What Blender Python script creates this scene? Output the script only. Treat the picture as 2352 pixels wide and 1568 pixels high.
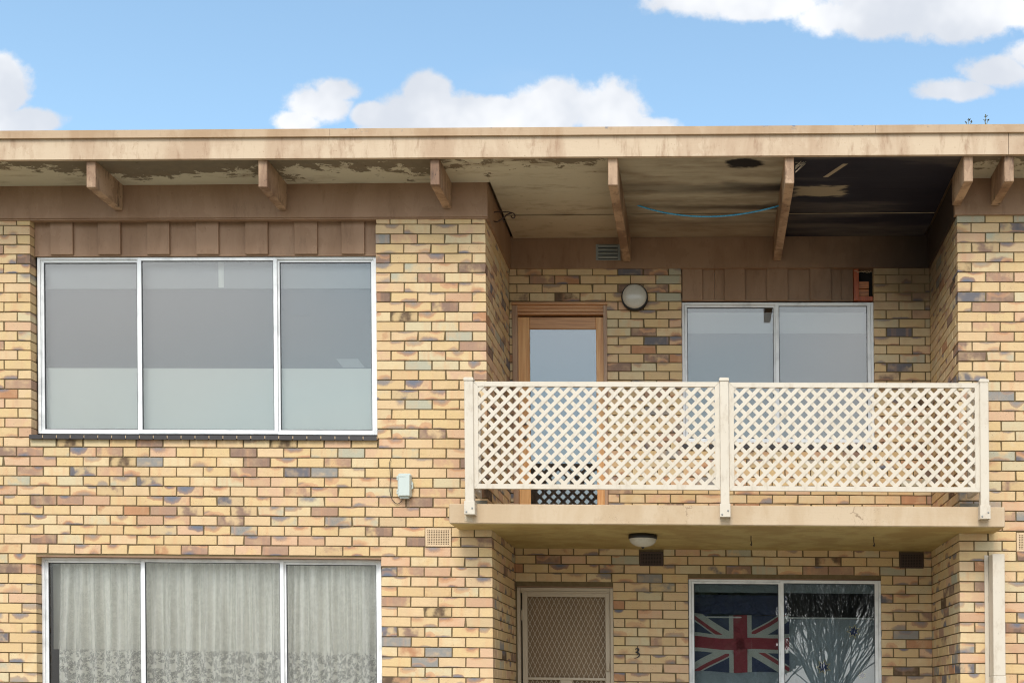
import bpy, math, random
from mathutils import Vector, Matrix
R = math.radians
rnd = random.Random(7)
for o in list(bpy.data.objects): bpy.data.objects.remove(o)
scn = bpy.context.scene
col = scn.collection

# ------------------------------------------------------------------ camera, sky, sun
# The camera stands in front of the facade (front brick face = plane Y 0), lens shifted up.
W0, H0 = 2352.0, 1568.0                 # measuring frame of the photograph
F, CX, CY = 2770.0, 1514.0, 1600.0      # focal length and principal point in that frame
YAW, ROLL = math.atan(0.0387), 0.0123
DN, EYE = 10.56, 1.05
SHEAR = 0.0208                           # sideways shear added to the building geometry to match the image's skewed verticals
camd = bpy.data.cameras.new('camera'); cam = bpy.data.objects.new('camera', camd); col.objects.link(cam)
camd.sensor_fit = 'HORIZONTAL'; camd.sensor_width = 36.0; camd.lens = 36.0*F/W0
camd.shift_x = (W0/2-CX)/W0; camd.shift_y = (CY-H0/2)/W0
camd.clip_start = 0.1; camd.clip_end = 3000
RM = Matrix.Rotation(YAW, 3, 'Z') @ Matrix.Rotation(R(90), 3, 'X') @ Matrix.Rotation(ROLL, 3, 'Z')
cam.matrix_world = Matrix.Translation((0, -DN, EYE)) @ RM.to_4x4()
scn.camera = cam

scn.view_settings.view_transform = 'Standard'; scn.view_settings.look = 'None'
scn.view_settings.gamma = 1; scn.view_settings.use_curve_mapping = False
scn.view_settings.exposure = 0.95
scn.cycles.filter_width = 1.15 if hasattr(scn, 'cycles') else None
SUN_EL, SUN_AZ = R(47), R(186)          # azimuth clockwise from +Y

def ray(px, py):
    v = RM @ Vector(((px-CX)/F, -(py-CY)/F, -1.0))
    return v
def P(px, py, Y=0.0):
    """measured spot of the photograph -> unsheared building coordinates (x, z) on the plane Y"""
    v = ray(px, py); t = (Y+DN)/v.y
    x, z = v.x*t, EYE+v.z*t
    return x+SHEAR*(z-EYE), z
def PX(px, py, Y=0.0): return P(px, py, Y)[0]
def PZ(px, py, Y=0.0): return P(px, py, Y)[1]
def S(v): return (v[0]-SHEAR*(v[2]-EYE), v[1], v[2])

# ------------------------------------------------------------------ node helper
class NT:
    def __init__(s, tree): s.t = tree; s.n = tree.nodes; s.l = tree.links
    def new(s, typ, **kw):
        n = s.n.new(typ)
        for k, v in kw.items(): setattr(n, k, v)
        return n
    def put(s, sock, v):
        if v is None: return
        if isinstance(v, bpy.types.NodeSocket): s.l.new(v, sock)
        elif isinstance(v, (tuple, list)) and sock.type == 'RGBA' and len(v) == 3: sock.default_value = (*v, 1)
        else: sock.default_value = v
    def m(s, op, a, b=None, c=None, clamp=False):
        n = s.new('ShaderNodeMath', operation=op, use_clamp=clamp)
        s.put(n.inputs[0], a); s.put(n.inputs[1], b); s.put(n.inputs[2], c)
        return n.outputs[0]
    def vm(s, op, a, b=None):
        n = s.new('ShaderNodeVectorMath', operation=op)
        s.put(n.inputs[0], a); s.put(n.inputs[1], b)
        return n.outputs[1] if op in ('LENGTH', 'DISTANCE') else n.outputs[0]
    def mix(s, f, a, b, mode='MIX'):
        n = s.new('ShaderNodeMix', data_type='RGBA', blend_type=mode)
        s.put(n.inputs[0], f); s.put(n.inputs[6], a); s.put(n.inputs[7], b)
        return n.outputs[2]
    def noise(s, vec, scale, detail=3.0, rough=0.55, dist=0.0):
        n = s.new('ShaderNodeTexNoise'); s.put(n.inputs['Vector'], vec)
        n.inputs['Scale'].default_value = scale; n.inputs['Detail'].default_value = detail
        n.inputs['Roughness'].default_value = rough; n.inputs['Distortion'].default_value = dist
        return n.outputs[0]
    def vor(s, vec, scale, feature='F1'):
        n = s.new('ShaderNodeTexVoronoi', feature=feature); s.put(n.inputs['Vector'], vec)
        n.inputs['Scale'].default_value = scale
        return n.outputs[0]
    def ramp(s, f, stops, const=False):
        n = s.new('ShaderNodeValToRGB'); s.put(n.inputs[0], f)
        cr = n.color_ramp; cr.interpolation = 'CONSTANT' if const else 'LINEAR'
        while len(cr.elements) < len(stops): cr.elements.new(0.5)
        for e, (p, c) in zip(cr.elements, stops):
            e.position = p; e.color = (*c, 1) if isinstance(c, tuple) else (c, c, c, 1)
        return n.outputs[0]
    def ss(s, v, a, b):
        n = s.new('ShaderNodeMapRange', interpolation_type='SMOOTHSTEP')
        s.put(n.inputs[0], v); s.put(n.inputs[1], a); s.put(n.inputs[2], b)
        n.inputs[3].default_value = 0; n.inputs[4].default_value = 1
        return n.outputs[0]
    def xyz(s, v):
        n = s.new('ShaderNodeSeparateXYZ'); s.put(n.inputs[0], v); return n.outputs
    def comb(s, x, y, z):
        n = s.new('ShaderNodeCombineXYZ'); s.put(n.inputs[0], x); s.put(n.inputs[1], y); s.put(n.inputs[2], z)
        return n.outputs[0]
    def pos(s): return s.new('ShaderNodeNewGeometry').outputs['Position']
    def attr(s, name):
        n = s.new('ShaderNodeAttribute', attribute_name=name); return n.outputs['Vector']
def lin(r, g, b, k=1.0):
    f = lambda c: (c/255/12.92 if c/255 <= 0.04045 else ((c/255+0.055)/1.055)**2.4)*k
    return (f(r), f(g), f(b))
def mat(name, color=None, rough=0.6, bump=None, bstr=0.3, bdist=0.01, metal=0.0, spec=0.5):
    m = bpy.data.materials.new(name); m.use_nodes = True
    nt = NT(m.node_tree); bs = nt.n['Principled BSDF']
    if callable(color): color = color(nt)
    nt.put(bs.inputs['Base Color'], color); nt.put(bs.inputs['Roughness'], rough)
    bs.inputs['Metallic'].default_value = metal; bs.inputs['Specular IOR Level'].default_value = spec
    if bump:
        b = nt.new('ShaderNodeBump'); b.inputs['Strength'].default_value = bstr; b.inputs['Distance'].default_value = bdist
        nt.put(b.inputs['Height'], bump(nt)); nt.l.new(b.outputs[0], bs.inputs['Normal'])
    return m

# ------------------------------------------------------------------ world
wd = bpy.data.worlds.new('World'); scn.world = wd; wd.use_nodes = True
w = NT(wd.node_tree); w.n.clear()
sky = w.new('ShaderNodeTexSky', sky_type='NISHITA'); sky.sun_disc = False
sky.sun_elevation = SUN_EL; sky.sun_rotation = SUN_AZ; sky.air_density = 1.0; sky.dust_density = 0.6; sky.ozone_density = 1.5
bg = w.new('ShaderNodeBackground'); bg.inputs[1].default_value = 0.14
tint = w.mix(1.0, sky.outputs[0], (1.10, 1.13, 0.99), 'MULTIPLY')
w.l.new(tint, bg.inputs[0])
dirn = w.new('ShaderNodeTexCoord').outputs['Generated']
dx, dy, dz = w.xyz(dirn)
sy = w.m('MAXIMUM', dy, 0.05)
gx, gz = w.m('DIVIDE', dx, sy), w.m('DIVIDE', dz, sy)
g = w.comb(gx, gz, 0.0)
n1 = w.noise(w.comb(gx, w.m('MULTIPLY', gz, 1.25), 3.3), 7.0, 6.0, 0.52)
n2 = w.noise(w.comb(gx, gz, 9.3), 22.0, 6.0, 0.65)
field = None
def gdir(px, py):
    v = ray(px, py); return v.x/v.y, v.z/v.y
for (px, py, rx, ry) in ((1010, 290, 210, 95), (1130, 262, 110, 66), (1260, 245, 150, 78), (1400, 262, 120, 92), (985, 215, 70, 50), (850, 262, 60, 34),
                         (735, 245, 92, 52), (775, 208, 66, 34), (685, 280, 76, 34),
                         (0, 215, 62, 62), (60, 285, 95, 38), (-60, 200, 120, 90),
                         (1700, 0, 220, 48), (2060, 22, 230, 82), (2200, 40, 190, 62), (2330, 20, 170, 60), (1900, -60, 400, 70),
                         (2200, 208, 130, 34), (2300, 170, 110, 50), (2420, 140, 140, 60), (1480, 290, 90, 30)):
    c = gdir(px, py); e = gdir(px+rx, py); f2 = gdir(px, py-ry)
    v = w.vm('SUBTRACT', g, (c[0], c[1], 0))
    v = w.vm('DIVIDE', v, (e[0]-c[0], f2[1]-c[1], 1))
    d = w.m('SUBTRACT', 1.0, w.vm('LENGTH', v))
    field = d if field is None else w.m('MAXIMUM', field, d)
field = w.m('MULTIPLY', w.m('MAXIMUM', field, -1.2), 0.62)
field = w.m('ADD', field, w.m('MULTIPLY', w.m('SUBTRACT', n1, 0.5), 1.25))
field = w.m('ADD', field, w.m('MULTIPLY', w.m('SUBTRACT', n2, 0.5), 0.8))
near_clouds = w.ss(field, -0.02, 0.24)
wisps = w.m('MULTIPLY', w.ss(w.noise(w.comb(gx, w.m('MULTIPLY', gz, 2.2), 1.0), 3.2, 5.0), 0.5, 0.8), 0.16)
near_clouds = w.m('MAXIMUM', near_clouds, wisps)
# the rest of the sky: the same fair-weather cloud, rather more of it behind the camera
nb = w.noise(w.comb(dx, dy, w.m('MULTIPLY', dz, 1.8)), 1.7, 3.0, 0.45)
far_clouds = w.m('MAXIMUM', w.ss(nb, 0.32, 0.66), w.m('SUBTRACT', 1.0, w.ss(dz, 0.02, 0.30)))
inview = w.m('MULTIPLY', w.ss(dy, 0.30, 0.6), w.ss(dz, 0.0, 0.05))
cl = w.mix(inview, far_clouds, near_clouds)
cl = w.m('MINIMUM', w.xyz(cl)[0], 0.97)
shade = w.noise(w.comb(gx, gz, 5.0), 9.0, 4.0)
shade = w.m('ADD', w.m('MULTIPLY', shade, inview), w.m('MULTIPLY', w.m('SUBTRACT', 1.0, inview), 0.5))
ccol = w.mix(w.ss(shade, 0.35, 0.7), (0.46, 0.485, 0.53), (0.66, 0.665, 0.675))
# cloud glow round the unseen sun, added to brighten the facade
sdir = (math.sin(SUN_AZ)*math.cos(SUN_EL), math.cos(SUN_AZ)*math.cos(SUN_EL), math.sin(SUN_EL))
dn = w.new('ShaderNodeVectorMath', operation='DOT_PRODUCT'); w.put(dn.inputs[0], dirn); w.put(dn.inputs[1], sdir)
glow = w.m('POWER', w.m('MAXIMUM', dn.outputs['Value'], 0.0), 3.0)
bgc = w.new('ShaderNodeBackground'); w.l.new(ccol, bgc.inputs[0]); w.l.new(w.m('MULTIPLY', w.m('ADD', 0.80, w.m('MULTIPLY', glow, 2.1)), w.m('ADD', 0.62, w.m('MULTIPLY', w.ss(dz, 0.0, 0.3), 0.42))), bgc.inputs[1])
mx = w.new('ShaderNodeMixShader'); w.l.new(cl, mx.inputs[0]); w.l.new(bg.outputs[0], mx.inputs[1]); w.l.new(bgc.outputs[0], mx.inputs[2])
out = w.new('ShaderNodeOutputWorld'); w.l.new(mx.outputs[0], out.inputs[0])

sl = bpy.data.lights.new('sun', 'SUN'); sl.energy = 1.15; sl.angle = R(20); sl.color = (1, 0.95, 0.87)
so = bpy.data.objects.new('sun', sl); col.objects.link(so)
sd = Vector((math.sin(SUN_AZ)*math.cos(SUN_EL), math.cos(SUN_AZ)*math.cos(SUN_EL), math.sin(SUN_EL)))
so.rotation_euler = sd.to_track_quat('Z', 'Y').to_euler(); so.location = (0, -20, 20)

# ------------------------------------------------------------------ mesh helpers
class MB:
    def __init__(s): s.v = []; s.f = []; s.smooth = False; s.bid = []; s.bl = []
    def add(s, vs, fs):
        o = len(s.v); s.v += [tuple(v) for v in vs]; s.f += [tuple(i+o for i in f) for f in fs]; return s
    def box(s, x0, x1, y0, y1, z0, z1, c=0.0):
        if x0 > x1: x0, x1 = x1, x0
        if y0 > y1: y0, y1 = y1, y0
        if z0 > z1: z0, z1 = z1, z0
        c = min(c, (x1-x0)*.3, (y1-y0)*.3, (z1-z0)*.3)
        if c <= 0:
            s.add([(x0,y0,z0),(x1,y0,z0),(x1,y1,z0),(x0,y1,z0),(x0,y0,z1),(x1,y0,z1),(x1,y1,z1),(x0,y1,z1)],
                  [(0,3,2,1),(4,5,6,7),(0,1,5,4),(1,2,6,5),(2,3,7,6),(3,0,4,7)])
            return s
        lo, hi = (x0,y0,z0), (x1,y1,z1)
        vs = []; idx = {}
        for ix in (0,1):
            for iy in (0,1):
                for iz in (0,1):
                    sg = (ix,iy,iz)
                    full = [hi[k] if sg[k] else lo[k] for k in range(3)]
                    ins = [(hi[k]-c) if sg[k] else (lo[k]+c) for k in range(3)]
                    for ax in range(3):
                        p = list(ins); p[ax] = full[ax]
                        idx[(sg,ax)] = len(vs); vs.append(tuple(p))
        fs = []
        def q(a, cen):
            p = [Vector(vs[i]) for i in a]; n = (p[1]-p[0]).cross(p[2]-p[0])
            if n.dot(sum(p, Vector())/len(p)-cen) < 0: a = a[::-1]
            fs.append(tuple(a))
        cen = Vector(((x0+x1)/2,(y0+y1)/2,(z0+z1)/2))
        for ax in range(3):
            u, v2 = (ax+1)%3, (ax+2)%3
            for sd_ in (0,1):
                def sg(a, b):
                    t = [0,0,0]; t[ax] = sd_; t[u] = a; t[v2] = b; return tuple(t)
                q([idx[(sg(0,0),ax)], idx[(sg(1,0),ax)], idx[(sg(1,1),ax)], idx[(sg(0,1),ax)]], cen)
        for ax in range(3):
            u, v2 = (ax+1)%3, (ax+2)%3
            for a in (0,1):
                for b in (0,1):
                    def sg2(t0):
                        t = [0,0,0]; t[ax] = t0; t[u] = a; t[v2] = b; return tuple(t)
                    q([idx[(sg2(0),u)], idx[(sg2(1),u)], idx[(sg2(1),v2)], idx[(sg2(0),v2)]], cen)
        for ix in (0,1):
            for iy in (0,1):
                for iz in (0,1):
                    q([idx[((ix,iy,iz),k)] for k in range(3)], cen)
        return s.add(vs, fs)
    def prism(s, poly, y0, y1):
        """poly of (x, z), extruded along Y"""
        n = len(poly)
        a = sum(poly[i][0]*poly[(i+1)%n][1]-poly[(i+1)%n][0]*poly[i][1] for i in range(n))
        if a < 0: poly = poly[::-1]
        vs = [(x,y0,z) for x,z in poly]+[(x,y1,z) for x,z in poly]
        fs = [tuple(range(n)), tuple(range(2*n-1, n-1, -1))]
        fs += [(i, i+n, (i+1)%n+n, (i+1)%n) for i in range(n)]
        return s.add(vs, fs)
    def hexa(s, b, t):
        """b, t: four corners each (bottom and top, same order counter-clockwise from above)"""
        return s.add(list(b)+list(t), [(0,3,2,1),(4,5,6,7),(0,1,5,4),(1,2,6,5),(2,3,7,6),(3,0,4,7)])
    def tube(s, pts, r, n=6, r1=None):
        pts = [Vector(p) for p in pts]; rings = []
        up = Vector((0.3, 0.2, 1)).normalized(); base = len(s.v)
        for i, p in enumerate(pts):
            t = (pts[min(i+1,len(pts)-1)]-pts[max(i-1,0)]).normalized()
            a = t.cross(up)
            if a.length < 1e-3: a = t.cross(Vector((1,0,0)))
            a.normalize(); b = t.cross(a).normalized()
            rr = r if r1 is None else r+(r1-r)*i/(len(pts)-1)
            for k in range(n):
                an = 2*math.pi*k/n; s.v.append(tuple(p+a*math.cos(an)*rr+b*math.sin(an)*rr))
        for i in range(len(pts)-1):
            for k in range(n):
                s.f.append((base+i*n+k, base+i*n+(k+1)%n, base+(i+1)*n+(k+1)%n, base+(i+1)*n+k))
        s.f.append(tuple(base+k for k in range(n))[::-1]); e = base+(len(pts)-1)*n; s.f.append(tuple(e+k for k in range(n)))
        return s
    def lathe(s, prof, c, axis='Y', n=40):
        """prof list of (radius, offset along the axis)"""
        base = len(s.v)
        for r_, h in prof:
            for k in range(n):
                an = 2*math.pi*k/n; a, b = r_*math.cos(an), r_*math.sin(an)
                s.v.append((c[0]+a, c[1]+h, c[2]+b) if axis == 'Y' else (c[0]+a, c[1]+b, c[2]+h))
        for i in range(len(prof)-1):
            for k in range(n):
                s.f.append((base+i*n+k, base+i*n+(k+1)%n, base+(i+1)*n+(k+1)%n, base+(i+1)*n+k))
        return s
ORG = {}
def obj(name, mb, m, parent=None, origin=None, smooth=False, shear=True):
    vs = [S(v) for v in mb.v] if shear else mb.v
    if origin is None:
        mn = [min(v[k] for v in vs) for k in range(3)]; mxx = [max(v[k] for v in vs) for k in range(3)]
        origin = ((mn[0]+mxx[0])/2, (mn[1]+mxx[1])/2, mn[2])
    me = bpy.data.meshes.new(name)
    me.from_pydata([(v[0]-origin[0], v[1]-origin[1], v[2]-origin[2]) for v in vs], [], mb.f)
    if mb.bid:
        for nm, dat in (('bid', mb.bid), ('bl', mb.bl)):
            a = me.attributes.new(nm, 'FLOAT_VECTOR', 'POINT'); a.data.foreach_set('vector', [c for v in dat for c in v])
    if smooth: me.shade_smooth()
    me.materials.append(m); me.update()
    o = bpy.data.objects.new(name, me); col.objects.link(o)
    link(o, parent, origin)
    return o
def link(o, parent, origin):
    if parent is not None:
        o.parent = parent; po = ORG[parent.name]
        o.location = (origin[0]-po[0], origin[1]-po[1], origin[2]-po[2])
    else: o.location = origin
    ORG[o.name] = tuple(origin)
def tag(o, label=None, cat=None, group=None, kind=None):
    if label: o['label'] = label
    if cat: o['category'] = cat
    if group: o['group'] = group
    if kind: o['kind'] = kind
    return o
def empty(name, loc, parent=None):
    o = bpy.data.objects.new(name, None); col.objects.link(o); o.empty_display_size = 0.1
    link(o, parent, loc); return o

# ------------------------------------------------------------------ materials
def brick_color(nt):
    bid = nt.attr('bid'); bl = nt.attr('bl')
    a, b, c = nt.xyz(bid)[:3]; u, v, q = nt.xyz(bl)[:3]
    off = nt.vm('ADD', bl, nt.vm('SCALE', bid, None)) if False else None
    sc = nt.new('ShaderNodeVectorMath', operation='SCALE'); nt.put(sc.inputs[0], bid); sc.inputs[3].default_value = 37.0
    vec = nt.vm('ADD', bl, sc.outputs[0])
    def fr(x, k, o=0.0): return nt.m('FRACT', nt.m('ADD', nt.m('MULTIPLY', x, k), o))
    K = .80
    cream = lin(237, 204, 149, K)
    kind = nt.ramp(a, [(0, cream), (.12, lin(240, 214, 168, K)), (.26, lin(232, 198, 146, K)), (.38, lin(238, 204, 158, K)),
                       (.47, lin(240, 206, 162, K)), (.55, lin(228, 210, 170, K)), (.63, lin(232, 190, 154, K)), (.74, lin(218, 174, 140, K)), (.775, lin(196, 192, 168, K)),
                       (.81, lin(182, 144, 122, K)), (.85, lin(150, 120, 106, K)), (.89, lin(196, 140, 102, K)), (.915, lin(150, 150, 148, K)),
                       (.94, lin(128, 102, 92, K)), (.965, lin(102, 104, 116, K)), (.985, lin(84, 64, 52, K))], const=True)
    ground = nt.mix(fr(b, 3.1), cream, lin(240, 206, 158, K))
    gr = nt.m('ADD', nt.noise(vec, 7.5, 3.0, .5), nt.m('MULTIPLY', nt.m('SUBTRACT', fr(c, 9.1), .42), .55))
    base = nt.mix(nt.m('ADD', .18, nt.m('MULTIPLY', nt.ss(gr, .34, .52), .74)), ground, kind)
    grain = nt.noise(nt.comb(nt.m('MULTIPLY', u, .35), v, nt.m('ADD', b, a)), 70.0, 3.0, .6)
    base = nt.mix(.16, base, nt.ramp(grain, [(.3, .6), (.7, 1.0)]), 'MULTIPLY')
    soft = nt.noise(vec, 9.0, 3.0, .5)
    base = nt.mix(nt.m('MULTIPLY', nt.ss(soft, .45, .75), .5), base, lin(222, 188, 146, K))
    soft2 = nt.noise(nt.comb(nt.m('MULTIPLY', u, 1.0), nt.m('MULTIPLY', b, 13.0), a), 16.0, 2.0, .5)
    base = nt.mix(nt.m('MULTIPLY', nt.ss(soft2, .5, .8), .35), base, lin(232, 170, 124, K))
    # kiln flashes: half-moons against the bed edges
    for k, (o1, o2, thr) in enumerate(((.13, .71, .56), (.47, .29, .78))):
        cx = nt.m('MULTIPLY', nt.m('SUBTRACT', fr(b, 7.3, o1), .5), .19)
        cz = nt.m('MULTIPLY', nt.m('SIGN', nt.m('SUBTRACT', fr(c, 5.1, o2), .5)), .043)
        rx = nt.m('ADD', .055, nt.m('MULTIPLY', fr(a, 9.7, o1), .075))
        rz = nt.m('ADD', .018, nt.m('MULTIPLY', fr(b, 11.3, o2), .05))
        ex = nt.m('DIVIDE', nt.m('SUBTRACT', u, cx), rx); ez = nt.m('DIVIDE', nt.m('SUBTRACT', v, cz), rz)
        d = nt.m('SQRT', nt.m('ADD', nt.m('MULTIPLY', ex, ex), nt.m('MULTIPLY', ez, ez)))
        d = nt.m('ADD', d, nt.m('MULTIPLY', nt.m('SUBTRACT', nt.noise(vec, 17.0, 4.0, .6), .5), .9))
        on = nt.m('GREATER_THAN', fr(c, 3.7, o1), thr)
        edge = nt.m('ADD', .35, nt.m('MULTIPLY', fr(a, 5.9, o2), .58))
        mk = nt.m('SUBTRACT', 1.0, nt.ss(d, edge, 1.0))
        hue = nt.m('ADD', d, nt.m('MULTIPLY', nt.m('SUBTRACT', fr(b, 3.3, o2), .5), .9))
        fc = nt.ramp(hue, [(0, lin(122, 126, 138, K)), (.25, lin(148, 134, 132, K)), (.5, lin(166, 136, 120, K)), (.8, lin(206, 154, 116, K)), (1, lin(222, 172, 130, K))])
        base = nt.mix(nt.m('MULTIPLY', nt.m('MULTIPLY', mk, on), nt.m('ADD', .55, nt.m('MULTIPLY', fr(a, 13.1), .45))), base, fc)
    # iron spots and pits
    w1 = nt.vor(vec, 95.0); w2 = nt.noise(vec, 22.0, 2.0)
    pit = nt.m('MULTIPLY', nt.m('SUBTRACT', 1.0, nt.ss(w1, .12, .22)), nt.ss(w2, .5, .62))
    on = nt.m('GREATER_THAN', fr(b, 17.0), .58)
    base = nt.mix(nt.m('MULTIPLY', nt.m('MULTIPLY', pit, on), .8), base, lin(62, 48, 46))
    fine = nt.noise(vec, 180.0, 2.0)
    base = nt.mix(.35, base, nt.ramp(fine, [(.3, .78), (.7, 1.0)]), 'MULTIPLY')
    # fire soot near the burnt balcony corner, streaky dirt under the slab
    p = nt.pos(); x, y, z = nt.xyz(p)[:3]
    bx, bz = PX(2120, 620, 1.29)-SHEAR*3.6, PZ(2120, 620, 1.29)
    dd = nt.vm('DISTANCE', nt.vm('MULTIPLY', p, (1.0, .55, 1.0)), (bx-.02, 1.0*.55, bz+.12))
    dd = nt.m('ADD', dd, nt.m('MULTIPLY', nt.m('SUBTRACT', nt.noise(p, 3.2, 4.0), .5), .5))
    soot = nt.m('MULTIPLY', nt.m('SUBTRACT', 1.0, nt.ss(dd, .2, .95)), nt.m('GREATER_THAN', y, .02))
    base = nt.mix(nt.m('MULTIPLY', soot, .72), base, lin(44, 34, 28))
    dirt = nt.noise(nt.vm('MULTIPLY', p, (1.0, 1.0, .4)), 1.7, 5.0, .6)
    base = nt.mix(nt.m('MULTIPLY', nt.ss(dirt, .52, .8), .22), base, lin(150, 118, 84))
    return base
M_BRICK = mat('cream_clinker_brick', brick_color, .82, lambda n: n.noise(n.vm('ADD', n.attr('bl'), n.attr('bid')), 60, 4), .35, .004, spec=.3)
M_MORTAR = mat('raked_mortar', lambda n: n.mix(n.noise(n.pos(), 22, 4), lin(94, 80, 56), lin(130, 113, 84)), .95, lambda n: n.noise(n.pos(), 90, 3), .5, .004, spec=.1)

def paint(name, c, c2, dirtc=None, amt=.3, streak=True, rough=.62, bs=.22, crack=False, flake=False, soot=False):
    def colr(nt):
        p = nt.pos()
        sv = nt.vm('MULTIPLY', p, (1.0, 1.0, .35)) if streak else p
        n = nt.noise(sv, 2.3, 6.0, .62, .4)
        base = nt.mix(nt.ss(n, .42, .62), c, c2)
        hard = nt.noise(nt.vm('MULTIPLY', p, (1.0, 1.0, .8)), 3.4, 5.0, .6)
        base = nt.mix(nt.m('MULTIPLY', nt.ss(hard, .555, .575), .45), base, c2)
        if dirtc:
            d = nt.noise(nt.vm('MULTIPLY', p, (3.0, 3.0, .7)), 4.5, 6.0, .68)
            base = nt.mix(nt.m('MULTIPLY', nt.ss(d, .52, .78), amt), base, dirtc)
            sp = nt.noise(p, 46.0, 3.0, .7)
            base = nt.mix(nt.m('MULTIPLY', nt.ss(sp, .64, .72), amt), base, dirtc)
        if flake:
            sp = nt.noise(nt.vm('MULTIPLY', p, (1, 1, 1.6)), 7.0, 4.0, .7)
            z = nt.xyz(p)[2]
            hi = nt.ss(z, PZ(1176, 312, -.53), PZ(1176, 292, -.53))
            base = nt.mix(nt.m('MULTIPLY', nt.ss(sp, .64, .66), hi), base, lin(96, 104, 116))
        if crack:
            vd = nt.vor(nt.vm('ADD', p, nt.mix(1.0, (0, 0, 0), nt.noise(p, 9, 4))), 2.3, 'DISTANCE_TO_EDGE')
            ln = nt.m('MULTIPLY', nt.m('SUBTRACT', 1.0, nt.ss(vd, .002, .012)), nt.ss(nt.noise(p, 1.7, 2.0), .48, .6))
            base = nt.mix(nt.m('MULTIPLY', ln, .6), base, lin(110, 84, 58))
        if soot:
            x, y, z = nt.xyz(p)[:3]
            x0 = PX(1700, 580, 1.29)-SHEAR*3.6; x1 = PX(2120, 580, 1.29)-SHEAR*3.6
            d = nt.ss(nt.m('ADD', x, nt.m('MULTIPLY', nt.noise(p, 2.5, 4.0), .8)), x0+.35, x1+.45)
            far = nt.m('GREATER_THAN', y, .03)
            lf = nt.m('LESS_THAN', x, x1+.35)
            hot = nt.ss(x, x1-.75, x1+.05)
            base = nt.mix(nt.m('MULTIPLY', nt.m('ADD', nt.m('MULTIPLY', d, .62), nt.m('MULTIPLY', hot, .3)), nt.m('MULTIPLY', far, lf)), base, lin(30, 24, 22))
        return base
    def bmp(nt):
        p = nt.pos()
        return nt.m('ADD', nt.noise(p, 30, 4, .6), nt.m('MULTIPLY', nt.noise(nt.vm('MULTIPLY', p, (.3, 1, 4)), 25, 3), .5))
    return mat(name, colr, rough, bmp, bs, .006, spec=.35)
M_FASCIA = paint('weathered_tan_paint', lin(224, 198, 166, .78), lin(206, 174, 142, .76), lin(140, 102, 72), .75)
M_CAP = paint('flaking_tan_flashing', lin(204, 174, 140, .80), lin(188, 154, 118, .80), lin(140, 106, 76), .4, flake=True)
M_BROWN = paint('brown_paint', lin(166, 132, 104, .86), lin(152, 118, 90, .86), lin(96, 70, 50), .4, streak=True, bs=.2, soot=True)
M_RAFTER = paint('peeling_brown_rafter_paint', lin(196, 162, 130, .84), lin(140, 106, 80, .8), lin(50, 34, 26), 1.0, soot=True)
M_SLAB = paint('cream_render', lin(220, 195, 162, .76), lin(210, 182, 146, .76), lin(164, 130, 92), .25, crack=True)
M_UNDER = paint('bounce_toned_mouldy_underside', lin(196, 172, 112, .84), lin(180, 150, 92, .8), lin(120, 112, 60), .35, streak=False)  # base tone carries the warm ground bounce; mouldy spots lie over it
def powder(n):
    b_ = n.mix(n.noise(n.pos(), 3, 4), lin(240, 228, 208, .74), lin(232, 216, 192, .72))
    b_ = n.mix(n.m('MULTIPLY', n.ss(n.noise(n.vm('MULTIPLY', n.pos(), (1, 1, .5)), 14, 6, .7), .5, .72), .35), b_, lin(186, 162, 130, .7))
    return n.mix(n.m('MULTIPLY', n.ss(n.noise(n.pos(), 75, 3, .7), .66, .74), .5), b_, lin(120, 100, 80, .7))
M_POWDER = mat('cream_powder_coat', powder, .42, lambda n: n.noise(n.pos(), 40, 3), .06, .003)
M_ALU = mat('white_aluminium', lambda n: n.mix(n.ss(n.noise(n.pos(), 6, 5), .45, .7), lin(246, 246, 244, .9), lin(222, 222, 220, .88)), .38, spec=.5)
M_RUBBER = mat('dark_glazing_bead', lin(48, 48, 52), .6)
M_DARKTILE = mat('glazed_black_sill_tile', lambda n: n.mix(n.noise(n.pos(), 14, 4), lin(30, 27, 28), lin(58, 50, 46)), .5, lambda n: n.noise(n.pos(), 50, 3), .2, .003)
M_BLACK = mat('black_metal', lin(26, 24, 24), .45)
M_STEEL = mat('galvanised_steel', lin(150, 150, 148), .4, metal=.6)
M_GREYVENT = mat('grey_vent_metal', lambda n: n.mix(n.noise(n.pos(), 9, 4), lin(150, 155, 150), lin(122, 128, 124)), .5)
M_TERRA = mat('cream_terracotta_vent', lin(226, 196, 158, .84), .8)
M_TERRAD = mat('brown_terracotta_vent', lin(84, 68, 60, .8), .8)
M_VOID = mat('shade_black_backing', (.012, .011, .010), .95)  # black stands in for the shade inside holes
M_DOORPAINT = mat('beige_door_paint', lambda n: n.mix(n.noise(n.pos(), 5, 4), lin(206, 188, 162, .84), lin(192, 172, 144, .84)), .5)
M_DOORBACK = mat('brown_door_leaf', lambda n: n.mix(n.noise(n.pos(), 2.2, 4), lin(158, 130, 94, .8), lin(130, 102, 70, .8)), .6)
def wood(name, a, b, sc=(14, 14, .7)):
    return mat(name, lambda n: n.mix(n.ss(n.noise(n.vm('MULTIPLY', n.pos(), sc), 3.0, 5.0, .6, .6), .3, .7), a, b), .45,
               lambda n: n.noise(n.vm('MULTIPLY', n.pos(), sc), 6.0, 4.0), .15, .003)
M_WOOD = wood('varnished_orange_timber', lin(238, 186, 122, .9), lin(216, 152, 90, .88))
M_WOODF = wood('timber_door_frame', lin(192, 156, 122, .86), lin(160, 122, 92, .84))
M_WOODH = wood('timber_head', lin(222, 168, 116, .86), lin(190, 134, 86, .84), (.7, 14, 14))
M_REDWOOD = wood('raw_red_framing_timber', lin(176, 88, 40), lin(120, 52, 24))
M_NOGGIN = wood('exposed_noggin_timber', lin(190, 120, 70), lin(140, 84, 48), (1, 10, 10))
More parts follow.
